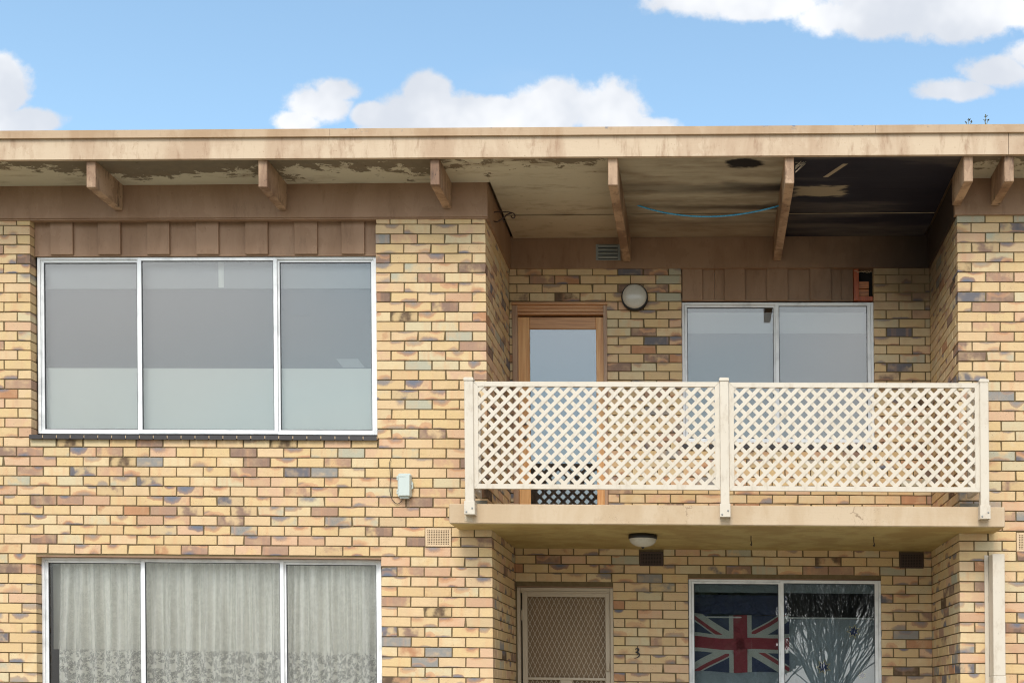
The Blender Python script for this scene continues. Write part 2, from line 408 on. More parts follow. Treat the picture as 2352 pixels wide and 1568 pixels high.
M_LAMPGLASS = mat('opal_lamp_glass', lambda n: n.mix(n.noise(n.pos(), 60, 3), lin(204, 198, 184), lin(184, 178, 164)), .18, spec=.6)
M_BOX = mat('pale_grey_plastic', lin(206, 214, 206, .84), .45)
M_CABLE = mat('dark_brown_cable', lin(48, 36, 30), .5)
M_ROPE = mat('blue_cord', lambda n: n.mix(n.ss(n.noise(n.pos(), 160, 2), .45, .55), lin(96, 196, 238), lin(50, 150, 210)), .5)
M_LEAF = mat('weed_leaf', lin(104, 98, 52), .6)
M_BARK = mat('grey_brown_bark', lambda n: n.mix(n.noise(n.pos(), 5, 5), (.05, .045, .04), (.10, .09, .08)), .9)
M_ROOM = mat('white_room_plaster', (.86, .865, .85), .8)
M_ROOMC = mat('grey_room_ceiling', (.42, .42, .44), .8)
M_ROOMS = mat('lit_ceiling_tone', (.68, .69, .70), .8)  # lighter copy of the ceiling for its lit part
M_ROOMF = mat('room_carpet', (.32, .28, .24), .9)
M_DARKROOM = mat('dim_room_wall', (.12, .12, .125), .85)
M_GREYSTONE = mat('grey_cement_fillet', lambda n: n.mix(n.noise(n.pos(), 12, 5), lin(88, 82, 70), lin(132, 124, 106)), .9, lambda n: n.noise(n.pos(), 40, 4), .6, .01)
M_PATCH = mat('pale_plaster_patch', lambda n: n.mix(n.noise(n.pos(), 40, 4), lin(232, 216, 188, .84), lin(190, 164, 130, .8)), .85, lambda n: n.noise(n.pos(), 60, 4), .6, .01)

def soffit(name, level):
    """level 0 mouldy near the gutter edge, 1 smoke-streaked, 2 burnt"""
    def colr(nt):
        p = nt.pos(); x, y, z = nt.xyz(p)[:3]
        base = nt.mix(nt.noise(p, 1.6, 4), lin(212, 202, 176, .9), lin(198, 186, 158, .88))
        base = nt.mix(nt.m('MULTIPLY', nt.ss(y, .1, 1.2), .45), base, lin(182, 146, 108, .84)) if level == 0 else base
        fine = nt.noise(nt.vm('MULTIPLY', p, (1, 1.5, 1)), 7.0, 7.0, .72, .5)
        if level in (0, 3):
            edge = nt.m('ADD', nt.m('MULTIPLY', nt.m('SUBTRACT', fine, .5), 1.1), nt.m('MULTIPLY', nt.m('SUBTRACT', nt.noise(p, 1.3, 3), .5), .9))
            lim = -.28 if level == 3 else -.40
            d = nt.m('SUBTRACT', lim, nt.m('SUBTRACT', y, edge))
            mk = nt.ss(d, -.02, .03)
            base = nt.mix(nt.m('MULTIPLY', mk, .8), base, nt.mix(nt.noise(p, 17, 4), lin(104, 86, 60), lin(62, 46, 32)))
            sp = nt.m('MULTIPLY', nt.ss(nt.noise(p, 13.0, 5.0, .7), .60, .66), nt.ss(nt.noise(p, 2.1, 3), .42, .6))
            base = nt.mix(nt.m('MULTIPLY', sp, .8 if level == 3 else .25), base, lin(70, 54, 38))
        grime = nt.noise(nt.vm('MULTIPLY', p, (.8, 2.5, 1)), 3.0, 6.0, .65)
        if level != 2: base = nt.mix(nt.m('MULTIPLY', nt.ss(grime, .5, .72), .5), base, lin(132, 110, 84, .9))
        if level == 1:
            yy = nt.m('ADD', nt.m('ADD', y, -.1), nt.m('MULTIPLY', nt.noise(nt.vm('MULTIPLY', p, (.8, 2, 1)), 1.8, 5.0), .32))
            base = nt.mix(nt.m('ADD', .25, nt.m('MULTIPLY', nt.ss(nt.noise(nt.vm('MULTIPLY', p, (.5, 2.2, 1)), 2.6, 5, .6), .35, .7), .5)), base, lin(118, 100, 78, .9))
            xr = nt.ss(x, PX(1440, 450, .3)-.1, PX(1800, 450, .3))
            for c_, wd_, st in ((.20, .13, 1.0), (.62, .08, .95), (.95, .12, .6)):
                b_ = nt.m('SUBTRACT', 1.0, nt.ss(nt.m('ABSOLUTE', nt.m('SUBTRACT', yy, c_)), wd_*.05, wd_*1.25))
                base = nt.mix(nt.m('MULTIPLY', nt.m('MULTIPLY', b_, st), nt.m('ADD', .35, nt.m('MULTIPLY', xr, .6))), base, lin(44, 36, 32))
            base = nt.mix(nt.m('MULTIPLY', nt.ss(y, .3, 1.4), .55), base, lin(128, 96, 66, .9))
            cx_, cz_ = PX(1709, 381, -.33)-SHEAR*4.4, -.36
            e1 = nt.m('DIVIDE', nt.m('SUBTRACT', x, cx_), .17); e2 = nt.m('DIVIDE', nt.m('SUBTRACT', y, cz_), .1)
            dd = nt.m('SQRT', nt.m('ADD', nt.m('MULTIPLY', e1, e1), nt.m('MULTIPLY', e2, e2)))
            dd = nt.m('ADD', dd, nt.m('MULTIPLY', nt.m('SUBTRACT', fine, .5), 1.0))
            base = nt.mix(nt.m('SUBTRACT', 1.0, nt.ss(dd, .75, 1.05)), base, lin(26, 20, 18))
        if level == 2:
            streak_ = nt.m('ADD', nt.noise(nt.vm('MULTIPLY', p, (.35, 2.0, 1)), 1.7, 6.0, .6), nt.m('ADD', nt.m('MULTIPLY', nt.ss(y, .75, 1.25), .16), nt.m('MULTIPLY', nt.ss(y, -.3, -.5), .12)))
            dark = nt.ramp(streak_, [(.3, lin(17, 17, 30)), (.52, lin(34, 32, 42)), (.78, lin(104, 96, 86))])
            # patches where the char has been scraped back to board
            cx_, cy_ = PX(1882, 452, .18)-SHEAR*4.4, .22
            e1 = nt.m('DIVIDE', nt.m('SUBTRACT', x, cx_), .26); e2 = nt.m('DIVIDE', nt.m('SUBTRACT', y, cy_), .13)
            dd = nt.m('MAXIMUM', nt.m('ABSOLUTE', e1), nt.m('ABSOLUTE', e2))
            dd = nt.m('ADD', dd, nt.m('MULTIPLY', nt.m('SUBTRACT', nt.noise(nt.vm('MULTIPLY', p, (.6, 3, 1)), 9, 4, .7), .5), 1.3))
            dark = nt.mix(nt.m('MULTIPLY', nt.m('SUBTRACT', 1.0, nt.ss(dd, .7, .95)), .8), dark, lin(168, 152, 124))
            ln = nt.m('ABSOLUTE', nt.m('SUBTRACT', nt.m('SUBTRACT', x, PX(1918, 398, -.2)-SHEAR*4.4), nt.m('MULTIPLY', nt.m('ADD', y, .2), -.55)))
            seg = nt.m('LESS_THAN', nt.m('ABSOLUTE', nt.m('ADD', y, .2)), .13)
            dark = nt.mix(nt.m('MULTIPLY', nt.m('LESS_THAN', ln, .022), nt.m('MULTIPLY', seg, .8)), dark, lin(176, 158, 130))
            base = dark
        return base
    return mat(name, colr, .75 if level != 2 else .6, lambda n: n.noise(n.pos(), 12, 4), .12, .01, spec=.3)
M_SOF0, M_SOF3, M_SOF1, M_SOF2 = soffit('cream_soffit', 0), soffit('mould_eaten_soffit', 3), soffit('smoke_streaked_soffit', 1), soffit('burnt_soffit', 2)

def glass(name, refl, tintc=(.9, .93, .92), rough=.0):
    m = bpy.data.materials.new(name); m.use_nodes = True; nt = NT(m.node_tree); nt.n.clear()
    tr = nt.new('ShaderNodeBsdfTransparent'); nt.put(tr.inputs[0], tintc)
    gl = nt.new('ShaderNodeBsdfGlossy'); nt.put(gl.inputs[0], (1.0, .96, .91)); gl.inputs[1].default_value = rough
    b = nt.new('ShaderNodeBump'); b.inputs['Strength'].default_value = .02; b.inputs['Distance'].default_value = .01
    nt.put(b.inputs['Height'], nt.noise(nt.pos(), 2.5, 2)); nt.l.new(b.outputs[0], gl.inputs['Normal'])
    lw = nt.new('ShaderNodeFresnel'); lw.inputs[0].default_value = 1.5
    fac = nt.m('MINIMUM', nt.m('ADD', lw.outputs[0], refl), 1.0)
    mx_ = nt.new('ShaderNodeMixShader'); nt.l.new(fac, mx_.inputs[0]); nt.l.new(tr.outputs[0], mx_.inputs[1]); nt.l.new(gl.outputs[0], mx_.inputs[2])
    o = nt.new('ShaderNodeOutputMaterial'); nt.l.new(mx_.outputs[0], o.inputs[0]); return m
M_GLASS = glass('window_glass', .035, (.95, .95, .93))
M_GLASSD = glass('lower_window_glass', .11)
M_GLASSL = glass('clear_window_glass', .0, (.985, .985, .975))
def lace():
    m = bpy.data.materials.new('white_lace'); m.use_nodes = True; nt = NT(m.node_tree); nt.n.clear()
    bl = nt.attr('bl')
    wv = nt.vm('ADD', bl, nt.mix(1.0, (0, 0, 0), nt.noise(bl, 9, 3), 'MIX'))
    v1 = nt.vor(wv, 15.0, 'DISTANCE_TO_EDGE'); v2 = nt.noise(bl, 16, 4, .6)
    z = nt.xyz(bl)[2]
    fold = nt.ss(nt.noise(nt.vm('MULTIPLY', bl, (1.0, 1.0, .06)), 9.0, 3.0, .6), .42, .62)
    pat = nt.m('MAXIMUM', nt.m('SUBTRACT', 1.0, nt.ss(v1, .03, .11)), nt.ss(v2, .5, .56))
    alpha = nt.m('ADD', .45, nt.m('MULTIPLY', pat, .5))
    up = nt.ss(z, PZ(470, 1500, .2), PZ(470, 1488, .2))
    alpha = nt.m('ADD', nt.m('MULTIPLY', alpha, nt.m('SUBTRACT', 1.0, up)), nt.m('MULTIPLY', up, nt.m('ADD', nt.m('ADD', .46, nt.m('MULTIPLY', fold, .44)), nt.m('MULTIPLY', pat, .10))))
    df = nt.new('ShaderNodeBsdfDiffuse'); nt.put(df.inputs[0], (.93, .92, .85))
    tl = nt.new('ShaderNodeBsdfTranslucent'); nt.put(tl.inputs[0], (.8, .8, .76))
    a1 = nt.new('ShaderNodeMixShader'); a1.inputs[0].default_value = .12; nt.l.new(df.outputs[0], a1.inputs[1]); nt.l.new(tl.outputs[0], a1.inputs[2])
    tr = nt.new('ShaderNodeBsdfTransparent')
    a2 = nt.new('ShaderNodeMixShader'); nt.l.new(alpha, a2.inputs[0]); nt.l.new(tr.outputs[0], a2.inputs[1]); nt.l.new(a1.outputs[0], a2.inputs[2])
    o = nt.new('ShaderNodeOutputMaterial'); nt.l.new(a2.outputs[0], o.inputs[0]); return m
M_LACE = lace()
M_WALLPANEL = mat('bright_wall_cream', (.80, .79, .70), .8)
M_SHEER = mat('grey_sheer_curtain', (.30, .34, .37), .8)
M_FB = mat('flag_navy', (.05, .06, .13), .8); M_FR = mat('flag_red', (.36, .055, .075), .8); M_FW = mat('flag_white', (.55, .55, .50), .8)
M_STARB = mat('star_navy', (.03, .045, .15), .8); M_STARY = mat('star_outline', (.62, .54, .34), .8)

# ------------------------------------------------------------------ ground and street (in front of the building)
def sheet(name, x0, x1, y0, y1, z, m, kind='structure', label=None):
    mb = MB(); mb.add([(x0,y0,z),(x1,y0,z),(x1,y1,z),(x0,y1,z)], [(0,1,2,3)])
    o = obj(name, mb, m, origin=(0, 0, 0), shear=False); tag(o, kind=kind, label=label); return o
M_GRASS = mat('short_lawn', lambda n: n.mix(n.noise(n.pos(), 3, 6), (.055, .075, .025), (.11, .12, .05)), .95, lambda n: n.noise(n.pos(), 60, 4), .6, .03)
M_CONC = mat('concrete', lambda n: n.mix(n.noise(n.pos(), 2, 6), (.33, .295, .235), (.42, .38, .31)), .9)
M_ASPH = mat('asphalt', lambda n: n.mix(n.noise(n.pos(), 40, 4), (.04, .04, .042), (.065, .064, .062)), .9)
sheet('ground', -900, 900, -900, 900, 0, M_GRASS, label='mown lawn round the flats')
sheet('driveway', -9, 9, -13, -.0, .01, M_CONC, label='pale concrete apron in front of the flats')
sheet('road', -300, 300, -27, -19, .008, M_ASPH, label='asphalt street in front of the flats')
mb = MB(); mb.box(-300, 300, -19, -18.85, 0, .12); mb.box(-300, 300, -27.15, -27, 0, .12)
tag(obj('kerb', mb, M_CONC, origin=(0, -19, 0), shear=False), kind='structure', label='low concrete kerb along the street')

# ------------------------------------------------------------------ the building: key lines
D = 1.292                                # depth of the balcony recess
C1u, C1l = PX(1116, 690), PX(1131.5, 1400)    # left corner of the recess, upper and lower storey
C2 = PX(2200, 700); C2l = PX(2204.5, 1400)
XL, XR = PX(-1100, 700), PX(3500, 700)
rows = [(0, 515), (6, 649), (16, 872.75), (23, 1029.7), (33, 1255), (46, 1554.5), (62, 1554.5+23.04*16)]
def zline(i):
    for (a, ya), (b, yb) in zip(rows, rows[1:]):
        if i <= b: return PZ(975, ya+(yb-ya)*(i-a)/(b-a))
    return PZ(975, rows[-1][1])
NL = 60
ZL = [zline(i) for i in range(-2, NL)]    # ZL[0] is line -2
ZL = [z for z in ZL if z > -.05]
ZBEAM = PZ(1000, 500); ZSLAB = PZ(1600, 1218, 0)
building = empty('apartment_building', (0, .6, 0))
tag(building, 'two storey cream brick block of flats with brown timber eaves and recessed balcony', 'building')

# ------------------------------------------------------------------ brickwork
bricks = []      # (x0,x1,y0,y1,z0,z1, facing, wall)
PIT = .2422
def brick_run(x0, x1, anchor, pit, parity, z0, z1, i):
    """joint positions along a run, anchored at one end"""
    off = 0 if (i+parity) % 2 == 0 else pit/2
    js = [x0, x1]
    k = math.floor((x0-anchor-off)/pit)-1
    while anchor+off+k*pit < x1:
        p = anchor+off+k*pit
        if p > x0+.045 and p < x1-.045: js.append(p)
        k += 1
    return sorted(js)
def wall_face(wall, Y, spans, anchor_of, pit, parity, zmin, zmax, depth=.105, corner=None):
    """spans(zmid) -> list of (x0, x1, endL, endR)"""
    for i in range(len(ZL)-1):
        zt, zb = ZL[i]-.0046, ZL[i+1]+.0046
        zt, zb = min(zt, zmax), max(zb, zmin)
        if zt-zb < .02: continue
        zm = (zt+zb)/2
        for (x0, x1) in spans(zm):
            js = brick_run(x0, x1, anchor_of(zm, x0), pit, parity, zb, zt, i)
            for a, b in zip(js, js[1:]):
                h = .0052+rnd.uniform(-.001, .002)
                xa = a+(0 if a == x0 else h); xb = b-(0 if b == x1 else h)
                dd = depth
                bricks.append([xa, xb, Y+rnd.uniform(-.0012, .0012), Y+dd, zb+rnd.uniform(-.0008, .0008), zt+rnd.uniform(-.0008, .0008), 'x', wall, i])
W1x0, W1x1, W1z0, W1z1 = PX(70, 750), PX(864.5, 750), PZ(470, 996), 99
W2x0, W2x1, W2z0, W2z1 = PX(83.5, 1420), PX(876.5, 1420), -9, PZ(470, 1277)
V1 = (PX(975.5, 1232), PX(1037.5, 1232), PZ(1005, 1256), PZ(1005, 1210.5))
V2 = (PX(2333.5, 1245), PX(2395.5, 1245), PZ(2360, 1267.5), PZ(2360, 1221.5))
def cut(spans, a, b):
    out_ = []
    for x0, x1 in spans:
        if b <= x0 or a >= x1: out_.append((x0, x1)); continue
        if a-x0 > .02: out_.append((x0, a))
        if x1-b > .02: out_.append((b, x1))
    return out_
def spL(z):
    c = C1u if z > ZSLAB else C1l
    s_ = [(XL, c)]
    if z > W1z0: s_ = cut(s_, W1x0, W1x1)
    if z < W2z1: s_ = cut(s_, W2x0, W2x1)
    if V1[2]-.01 < z < V1[3]+.01: s_ = cut(s_, V1[0], V1[1])
    return s_
def spR(z):
    c = C2 if z > ZSLAB else C2l
    s_ = [(c, XR)]
    if V2[2]-.01 < z < V2[3]+.01: s_ = cut(s_, V2[0], V2[1])
    return s_
ztop = PZ(1000, 498)
wall_face(0, 0, spL, lambda z, x: W1x0 if (z > W1z0 and x < W1x0-.01) else (C1u if z > ZSLAB-.15 else C1l), PIT, 0, 0, ztop)
wall_face(1, 0, spR, lambda z, x: C2, PIT, 1, 0, ztop)
# recess back wall, upper and lower storey
DXu0, DXu1, DZu = PX(1178, 900, D), PX(1395.5, 900, D), PZ(1290, 694.5, D)
WXu0, WXu1, WZu0, WZu1 = PX(1566.5, 850, D), PX(2008.5, 850, D), PZ(1790, 1019, D), PZ(1790, 618, D)
DXl0, DXl1, DZl = PX(1187.5, 1450, D), PX(1409, 1450, D), PZ(1300, 1346, D)
WXl0, WXl1, WZl0, WZl1 = PX(1581, 1450, D), PX(2025, 1450, D), -9, PZ(1800, 1328, D)
V3 = (PX(1467.5, 1282, D), PX(1524.5, 1282, D), PZ(1496, 1300.5, D), PZ(1496, 1265, D))
V4 = (PX(2065, 1287, D), PX(2122.5, 1287, D), PZ(2094, 1306, D), PZ(2094, 1268, D))
ZTOPSLAB = PZ(1600, 1160, -.38)
def spB(z):
    s_ = [(C1u if z > ZSLAB else C1l, C2 if z > ZSLAB else C2l)]
    if z > ZTOPSLAB-.05:
        if z < DZu: s_ = cut(s_, DXu0, DXu1)
        if z > WZu0: s_ = cut(s_, WXu0, WXu1)
    else:
        if z < DZl: s_ = cut(s_, DXl0, DXl1)
        if z < WZl1: s_ = cut(s_, WXl0, WXl1)
        if V3[2]-.01 < z < V3[3]+.01: s_ = cut(s_, V3[0], V3[1])
        if V4[2]-.01 < z < V4[3]+.01: s_ = cut(s_, V4[0], V4[1])
    return s_
wall_face(2, D, spB, lambda z, x: WXu0 if z > ZSLAB else WXl0, .2500, 0, 0, PZ(1600, 614, D))
# returns (run along Y)
def ret_face(wall, side, zmin, zmax, par):
    for i in range(len(ZL)-1):
        zt, zb = min(ZL[i]-.0048, zmax), max(ZL[i+1]+.0048, zmin)
        if zt-zb < .02: continue
        zm = (zt+zb)/2
        c = (C1u if side < 0 else C2) if zm > ZSLAB else (C1l if side < 0 else C2l)
        y0 = .115 if (i+par) % 2 == 0 else .24
        js = [y0]; y = y0
        while y+PIT < D-.03: y += PIT; js.append(y)
        js.append(D-.004)
        for a, b in zip(js, js[1:]):
            xa, xb = (c-.105, c) if side < 0 else (c, c+.105)
            j = rnd.uniform(-.001, .001)
            bricks.append([xa+j, xb+j, a+.005, b-.005 if b < D-.01 else b, zb, zt, 'y-' if side < 0 else 'y+', wall, i])
ret_face(3, -1, 0, ztop+.02, 0)
ret_face(4, 1, 0, ztop+.02, 1)
# corner bricks go deeper on alternate courses
for b in bricks:
    if b[6] == 'x' and b[7] in (0, 1):
        cs = (C1u, C1l) if b[7] == 0 else (C2, C2l)
        e = b[1] if b[7] == 0 else b[0]
        if min(abs(e-cs[0]), abs(e-cs[1])) < .002:
            par = 0 if b[7] == 0 else 1
            if (b[8]+par) % 2 == 1: b[3] = .23
# the wall parts: recessed mortar bodies
def mortar_boxes(rects, Y0, Y1):
    mb = MB()
    for (x0, x1, z0, z1) in rects: mb.box(x0, x1, Y0, Y1, z0, z1)
    return mb
e = .0085
zr = ztop
wall_objs = []
sillz = PZ(470, 1008)
L = mortar_boxes([(XL, W1x0-e, sillz, zr), (W1x1+e, C1u-e, sillz, zr), (XL+.001, C1u-e, ZSLAB, sillz-.0002), (XL, C1l-e, W2z1, ZSLAB-.0002),
                  (XL+.001, W2x0-e, 0, W2z1-.0002), (W2x1+e, C1l-e, 0, W2z1-.0002)], e, .112)
wall_objs.append(obj('wall', L, M_MORTAR, building))
wall_objs.append(obj('wall', mortar_boxes([(C2+e, XR, ZSLAB, zr), (C2l+e, XR-.001, 0, ZSLAB-.0002)], e, .112), M_MORTAR, building))
zb_ = PZ(1600, 614, D); c1, c2 = C1u-.1, C2+.1
B = mortar_boxes([(c1, DXu0-.002, ZTOPSLAB-.1, zb_), (DXu0-.001, DXu1+.001, DZu, zb_-.001), (DXu1+.002, WXu0-.002, ZTOPSLAB-.1, zb_),
                  (WXu0-.001, WXu1+.001, ZTOPSLAB-.1, WZu0-.01), (WXu1+.002, c2, ZTOPSLAB-.1, zb_),
                  (c1, DXl0-.002, 0, ZTOPSLAB-.101), (DXl0-.001, DXl1+.001, DZl, ZTOPSLAB-.102), (DXl1+.002, WXl0-.002, 0, ZTOPSLAB-.101),
                  (WXl0-.001, WXl1+.001, WZl1, ZTOPSLAB-.102), (WXl1+.002, c2, 0, ZTOPSLAB-.101)], D+e, D+.112)
wall_objs.append(obj('wall', B, M_MORTAR, building))
wall_objs.append(obj('wall', MB().box(C1u-.112, C1u-e, .113, D+.005, ZSLAB, zr).box(C1l-.112, C1l-e, .113, D+.005, 0, ZSLAB-.0002), M_MORTAR, building))
wall_objs.append(obj('wall', MB().box(C2+e, C2+.112, .113, D+.005, ZSLAB, zr).box(C2l+e, C2l+.112, .113, D+.005, 0, ZSLAB-.0002), M_MORTAR, building))

def brick_mesh(mb, b, bid, rel=(0, 0, 0)):
    n0 = len(mb.v)
    x0, x1, y0, y1, z0, z1, fac = b[:7]
    mb.box(x0, x1, y0, y1, z0, z1, .0022)
    cx, cy, cz = (x0+x1)/2, (y0+y1)/2, (z0+z1)/2
    chip = rnd.randrange(8) if rnd.random() < .3 else -1
    for k in range(n0, len(mb.v)):
        v = mb.v[k]; j = [v[0]+rnd.uniform(-.0009, .0009), v[1]+rnd.uniform(-.0006, .0006), v[2]+rnd.uniform(-.0009, .0009)]
        if (k-n0)//3 == chip:
            q_ = rnd.uniform(.003, .009); l_ = 0 if fac == 'x' else 1
            j[l_] += q_*(1 if v[l_] < (cx, cy)[l_] else -1); j[2] += q_*.5*(1 if v[2] < cz else -1)
        mb.v[k] = tuple(j)
    for v in mb.v[n0:]:
        u = (v[0]-cx) if fac == 'x' else (v[1]-cy)
        w_ = (v[1]-y0) if fac == 'x' else (v[0]-cx)
        mb.bid.append(bid); mb.bl.append((u, v[2]-cz, w_))
def newbid():
    a = rnd.random()
    return (a, rnd.random(), rnd.random())
# the 300 that show largest: full stretchers of the front, seen whole, nearest the right and the camera height
def px_of(x, Y, z):
    xw, yw, zw = S((x, Y, z)); v = RM.transposed() @ Vector((xw, yw+DN, zw-EYE))
    return CX+F*v.x/-v.z, CY-F*v.y/-v.z, -v.z
cand = []
for k, b in enumerate(bricks):
    if b[6] != 'x': continue
    ok = True
    for xx, zz in ((b[0], b[4]), (b[1], b[5])):
        px, py, dep = px_of(xx, b[2], zz)
        if not (2 < px < W0-2 and 2 < py < H0-2): ok = False
        if b[7] < 2 and 1060 < px < 2310 and 860 < py < 1235: ok = False
        if b[7] == 2 and 875 < py < 1260: ok = False
        if b[7] == 1 and 2262 < px < 2312 and py > 1262: ok = False
    if not ok or (b[1]-b[0]) < .2 or (b[5]-b[4]) < .06: continue
    cand.append(((b[1]-b[0])*(b[5]-b[4])/dep**2, k))
cand.sort(reverse=True)
single = set(k for _, k in cand[:300])
shared = {}
stuff = MB()
for k, b in enumerate(bricks):
    if k in single:
        key = (round((b[1]-b[0])/.004), round((b[5]-b[4])/.002), rnd.randrange(46), round((b[3]-b[2])/.05))
        if key not in shared:
            mb = MB(); Lx, Hz, Dy = b[1]-b[0], b[5]-b[4], b[3]-b[2]
            brick_mesh(mb, [-Lx/2, Lx/2, 0, Dy, -Hz/2, Hz/2, 'x'], newbid())
            me = bpy.data.meshes.new('brick'); me.from_pydata(mb.v, [], mb.f)
            for nm, dat in (('bid', mb.bid), ('bl', mb.bl)):
                at_ = me.attributes.new(nm, 'FLOAT_VECTOR', 'POINT'); at_.data.foreach_set('vector', [c for v in dat for c in v])
            me.materials.append(M_BRICK); shared[key] = me
        o = bpy.data.objects.new('brick', shared[key]); col.objects.link(o)
        link(o, wall_objs[b[7]], S(((b[0]+b[1])/2, b[2], (b[4]+b[5])/2)))
    else: brick_mesh(stuff, b, newbid())
so_ = obj('brick', stuff, M_BRICK, wall_objs[0]); so_['kind'] = 'stuff'

# ------------------------------------------------------------------ balcony slab and lintels
YS = -.385
sx0, sx1 = PX(1031.5, 1180, YS), PX(2308.5, 1190, YS)
sz0, sz1 = PZ(1670, 1205.5, YS), PZ(1670, 1160, YS)
slab = empty('balcony_slab', S(((sx0+sx1)/2, 0, sz0)), building)
obj('slab_edge', MB().box(sx0, sx1, YS, -.012, sz0, sz1, .006), M_SLAB, slab)
obj('slab_floor', MB().box(C1l+.001, C2+.002, -.0118, D-.001, sz0+.004, sz1-.012), M_SLAB, slab)
obj('slab_underside', MB().box(sx0+.01, sx1-.01, YS+.01, -.013, sz0-.004, sz0-.0005).box(C1l+.002, C2l-.002, -.0125, D-.002, sz0-.003, sz0+.0035), M_UNDER, slab)
for cx_ in (1077, 1665, 2263):
    x = PX(cx_, 1190, YS)
    obj('plaster_patch', MB().box(x-.036, x+.036, YS-.004, YS+.02, PZ(cx_, 1197, YS), PZ(cx_, 1180, YS), .002), M_PATCH, slab)
fl = MB()
zf = sz1
for xa, xb, sgn in ((PX(1085, 1140, 0), C1u, 1), (C2, PX(2262, 1150, 0), 1)):
    fl = MB().hexa([(xa, -.07, zf+.001), (xb, -.07, zf+.001), (xb, -.002, zf+.001), (xa, -.002, zf+.001)], [(xa, -.03, zf+.05), (xb, -.03, zf+.05), (xb, -.002, zf+.09), (xa, -.002, zf+.09)])
    obj('cement_fillet', fl, M_GREYSTONE, slab)
# steel lintels over the lower openings
li = MB().box(W2x0+.002, W2x1-.002, .004, .10, W2z1-.012, W2z1-.0005)
obj('lintel', li, M_BROWN, building)
obj('lintel', MB().box(DXl0, DXl1, D+.004, D+.1, DZl-.010, DZl-.0005).box(WXl0, WXl1, D+.004, D+.1, WZl1-.010, WZl1-.0005), M_BROWN, building)

# ------------------------------------------------------------------ roof edge, rafters, soffits, beams
YF = -.545
zc1, zc0, zb1, zb0 = PZ(1176, 293, YF-.01), PZ(1176, 310.5, YF-.01), PZ(1176, 312, YF), PZ(1176, 361, YF)
# photographed slope of the eaves is followed: left and right ends measured apart
def slopebox(mb, xa, xb, y0, y1, fz0, fz1):
    b_ = [(xa, y0, fz0(xa)), (xb, y0, fz0(xb)), (xb, y1, fz0(xb)), (xa, y1, fz0(xa))]
    t_ = [(xa, y0, fz1(xa)), (xb, y0, fz1(xb)), (xb, y1, fz1(xb)), (xa, y1, fz1(xa))]
    return mb.hexa(b_, t_)
def lerpz(pyL, pyR, Y):
    xa, za = P(0, pyL, Y); xb, zb2 = P(2352, pyR, Y)
    return lambda x: za+(zb2-za)*(x-xa)/(xb-xa)
roof = empty('roof', S((0, 0, zb0)), building)
capj = [XL, PX(759, 300, YF), PX(2010, 300, YF), XR]
for a, b in zip(capj, capj[1:]):
    mb = MB(); slopebox(mb, a+.001, b-.001, YF-.022, YF-.002, lerpz(318.3, 303.4, YF-.02), lerpz(300.8, 285.2, YF-.02))
    slopebox(mb, a+.001, b-.001, YF-.0215, 2.0, lerpz(302.3, 286.9, YF-.02), lerpz(301.0, 285.4, YF-.02))
    obj('roof_flashing', mb, M_CAP, roof)
fj = [XL, PX(2316.5, 330, YF), XR]
for a, b in zip(fj, fj[1:]):
    mb = MB(); slopebox(mb, a+.002, b-.002, YF, YF+.032, lerpz(367.3, 354.2, YF), lerpz(316.5, 301.5, YF)); obj('fascia_board', mb, M_FASCIA, roof)
ZS = PZ(1000, 426, 0)                      # soffit plane
ZSf = lerpz(430.5, 411.5, 0)
ZS = None
def zsof(x): return ZSf(x)
# rafters: (front left px, front right px, front bottom py, back right px, Y back)
YR = YF+.034
def rafter(pl, pr, pyb, yb):
    xa, xb = PX(pl, pyb-30, YR), PX(pr, pyb-30, YR)
    zb3 = PZ((pl+pr)/2, pyb, YR); zt = zsof((xa+xb)/2)+.03
    mb = MB().box(xa, xb, YR, yb, zb3, zt, .005)
    return obj('rafter', mb, M_RAFTER, roof)
RAF = [(198, 219.5, 430.5, 0), (593, 613.5, 430, 0), (988, 1009, 424.8, 0), (1396.5, 1418.5, 425.5, 1), (1803, 1824, 421.5, 1), (2214, 2235, 417, 0), (2307, 2329, 417, 0),
       (-197, -175, 432, 0), (-592, -570, 433, 0), (-987, -965, 434, 0), (2724, 2746, 415, 0), (3120, 3142, 413, 0)]
for pl, pr, pb, bk in RAF: rafter(pl, pr, pb, (D-.03) if bk else -.026)
# soffit boards, one per bay
rx = lambda k, side: (PX(RAF[k][side], RAF[k][2]-30, YR))
def sof(xa, xb, y0, y1, m, dz=0):
    mb = MB(); f0 = lambda x: zsof(x)+dz; f1 = lambda x: zsof(x)+dz+.012
    slopebox(mb, xa, xb, y0, y1, f0, f1); return obj('soffit_panel', mb, m, roof)
g_ = .0015
sof(XL, rx(0, 0)+.03, YR+g_, -.024, M_SOF3); sof(rx(0, 1)-.03, rx(1, 0)+.03, YR+g_, -.024, M_SOF3); sof(rx(1, 1)-.03, rx(2, 0)+.03, YR+g_, -.024, M_SOF3)
yj1, yj2 = .18, .70
def bay(xa, xb, m):
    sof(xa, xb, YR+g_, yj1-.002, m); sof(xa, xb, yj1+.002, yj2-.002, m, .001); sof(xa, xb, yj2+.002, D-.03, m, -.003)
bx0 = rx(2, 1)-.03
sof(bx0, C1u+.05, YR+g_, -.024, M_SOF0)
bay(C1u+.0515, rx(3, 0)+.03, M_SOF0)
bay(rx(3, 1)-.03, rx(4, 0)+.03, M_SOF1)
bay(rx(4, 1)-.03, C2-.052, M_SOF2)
sof(C2-.05, rx(5, 0)+.02, YR+g_, -.024, M_SOF2)
sof(rx(5, 1)-.02, rx(6, 0)+.02, YR+g_, -.024, M_SOF0); sof(rx(6, 1)-.02, XR, YR+g_, -.024, M_SOF0)
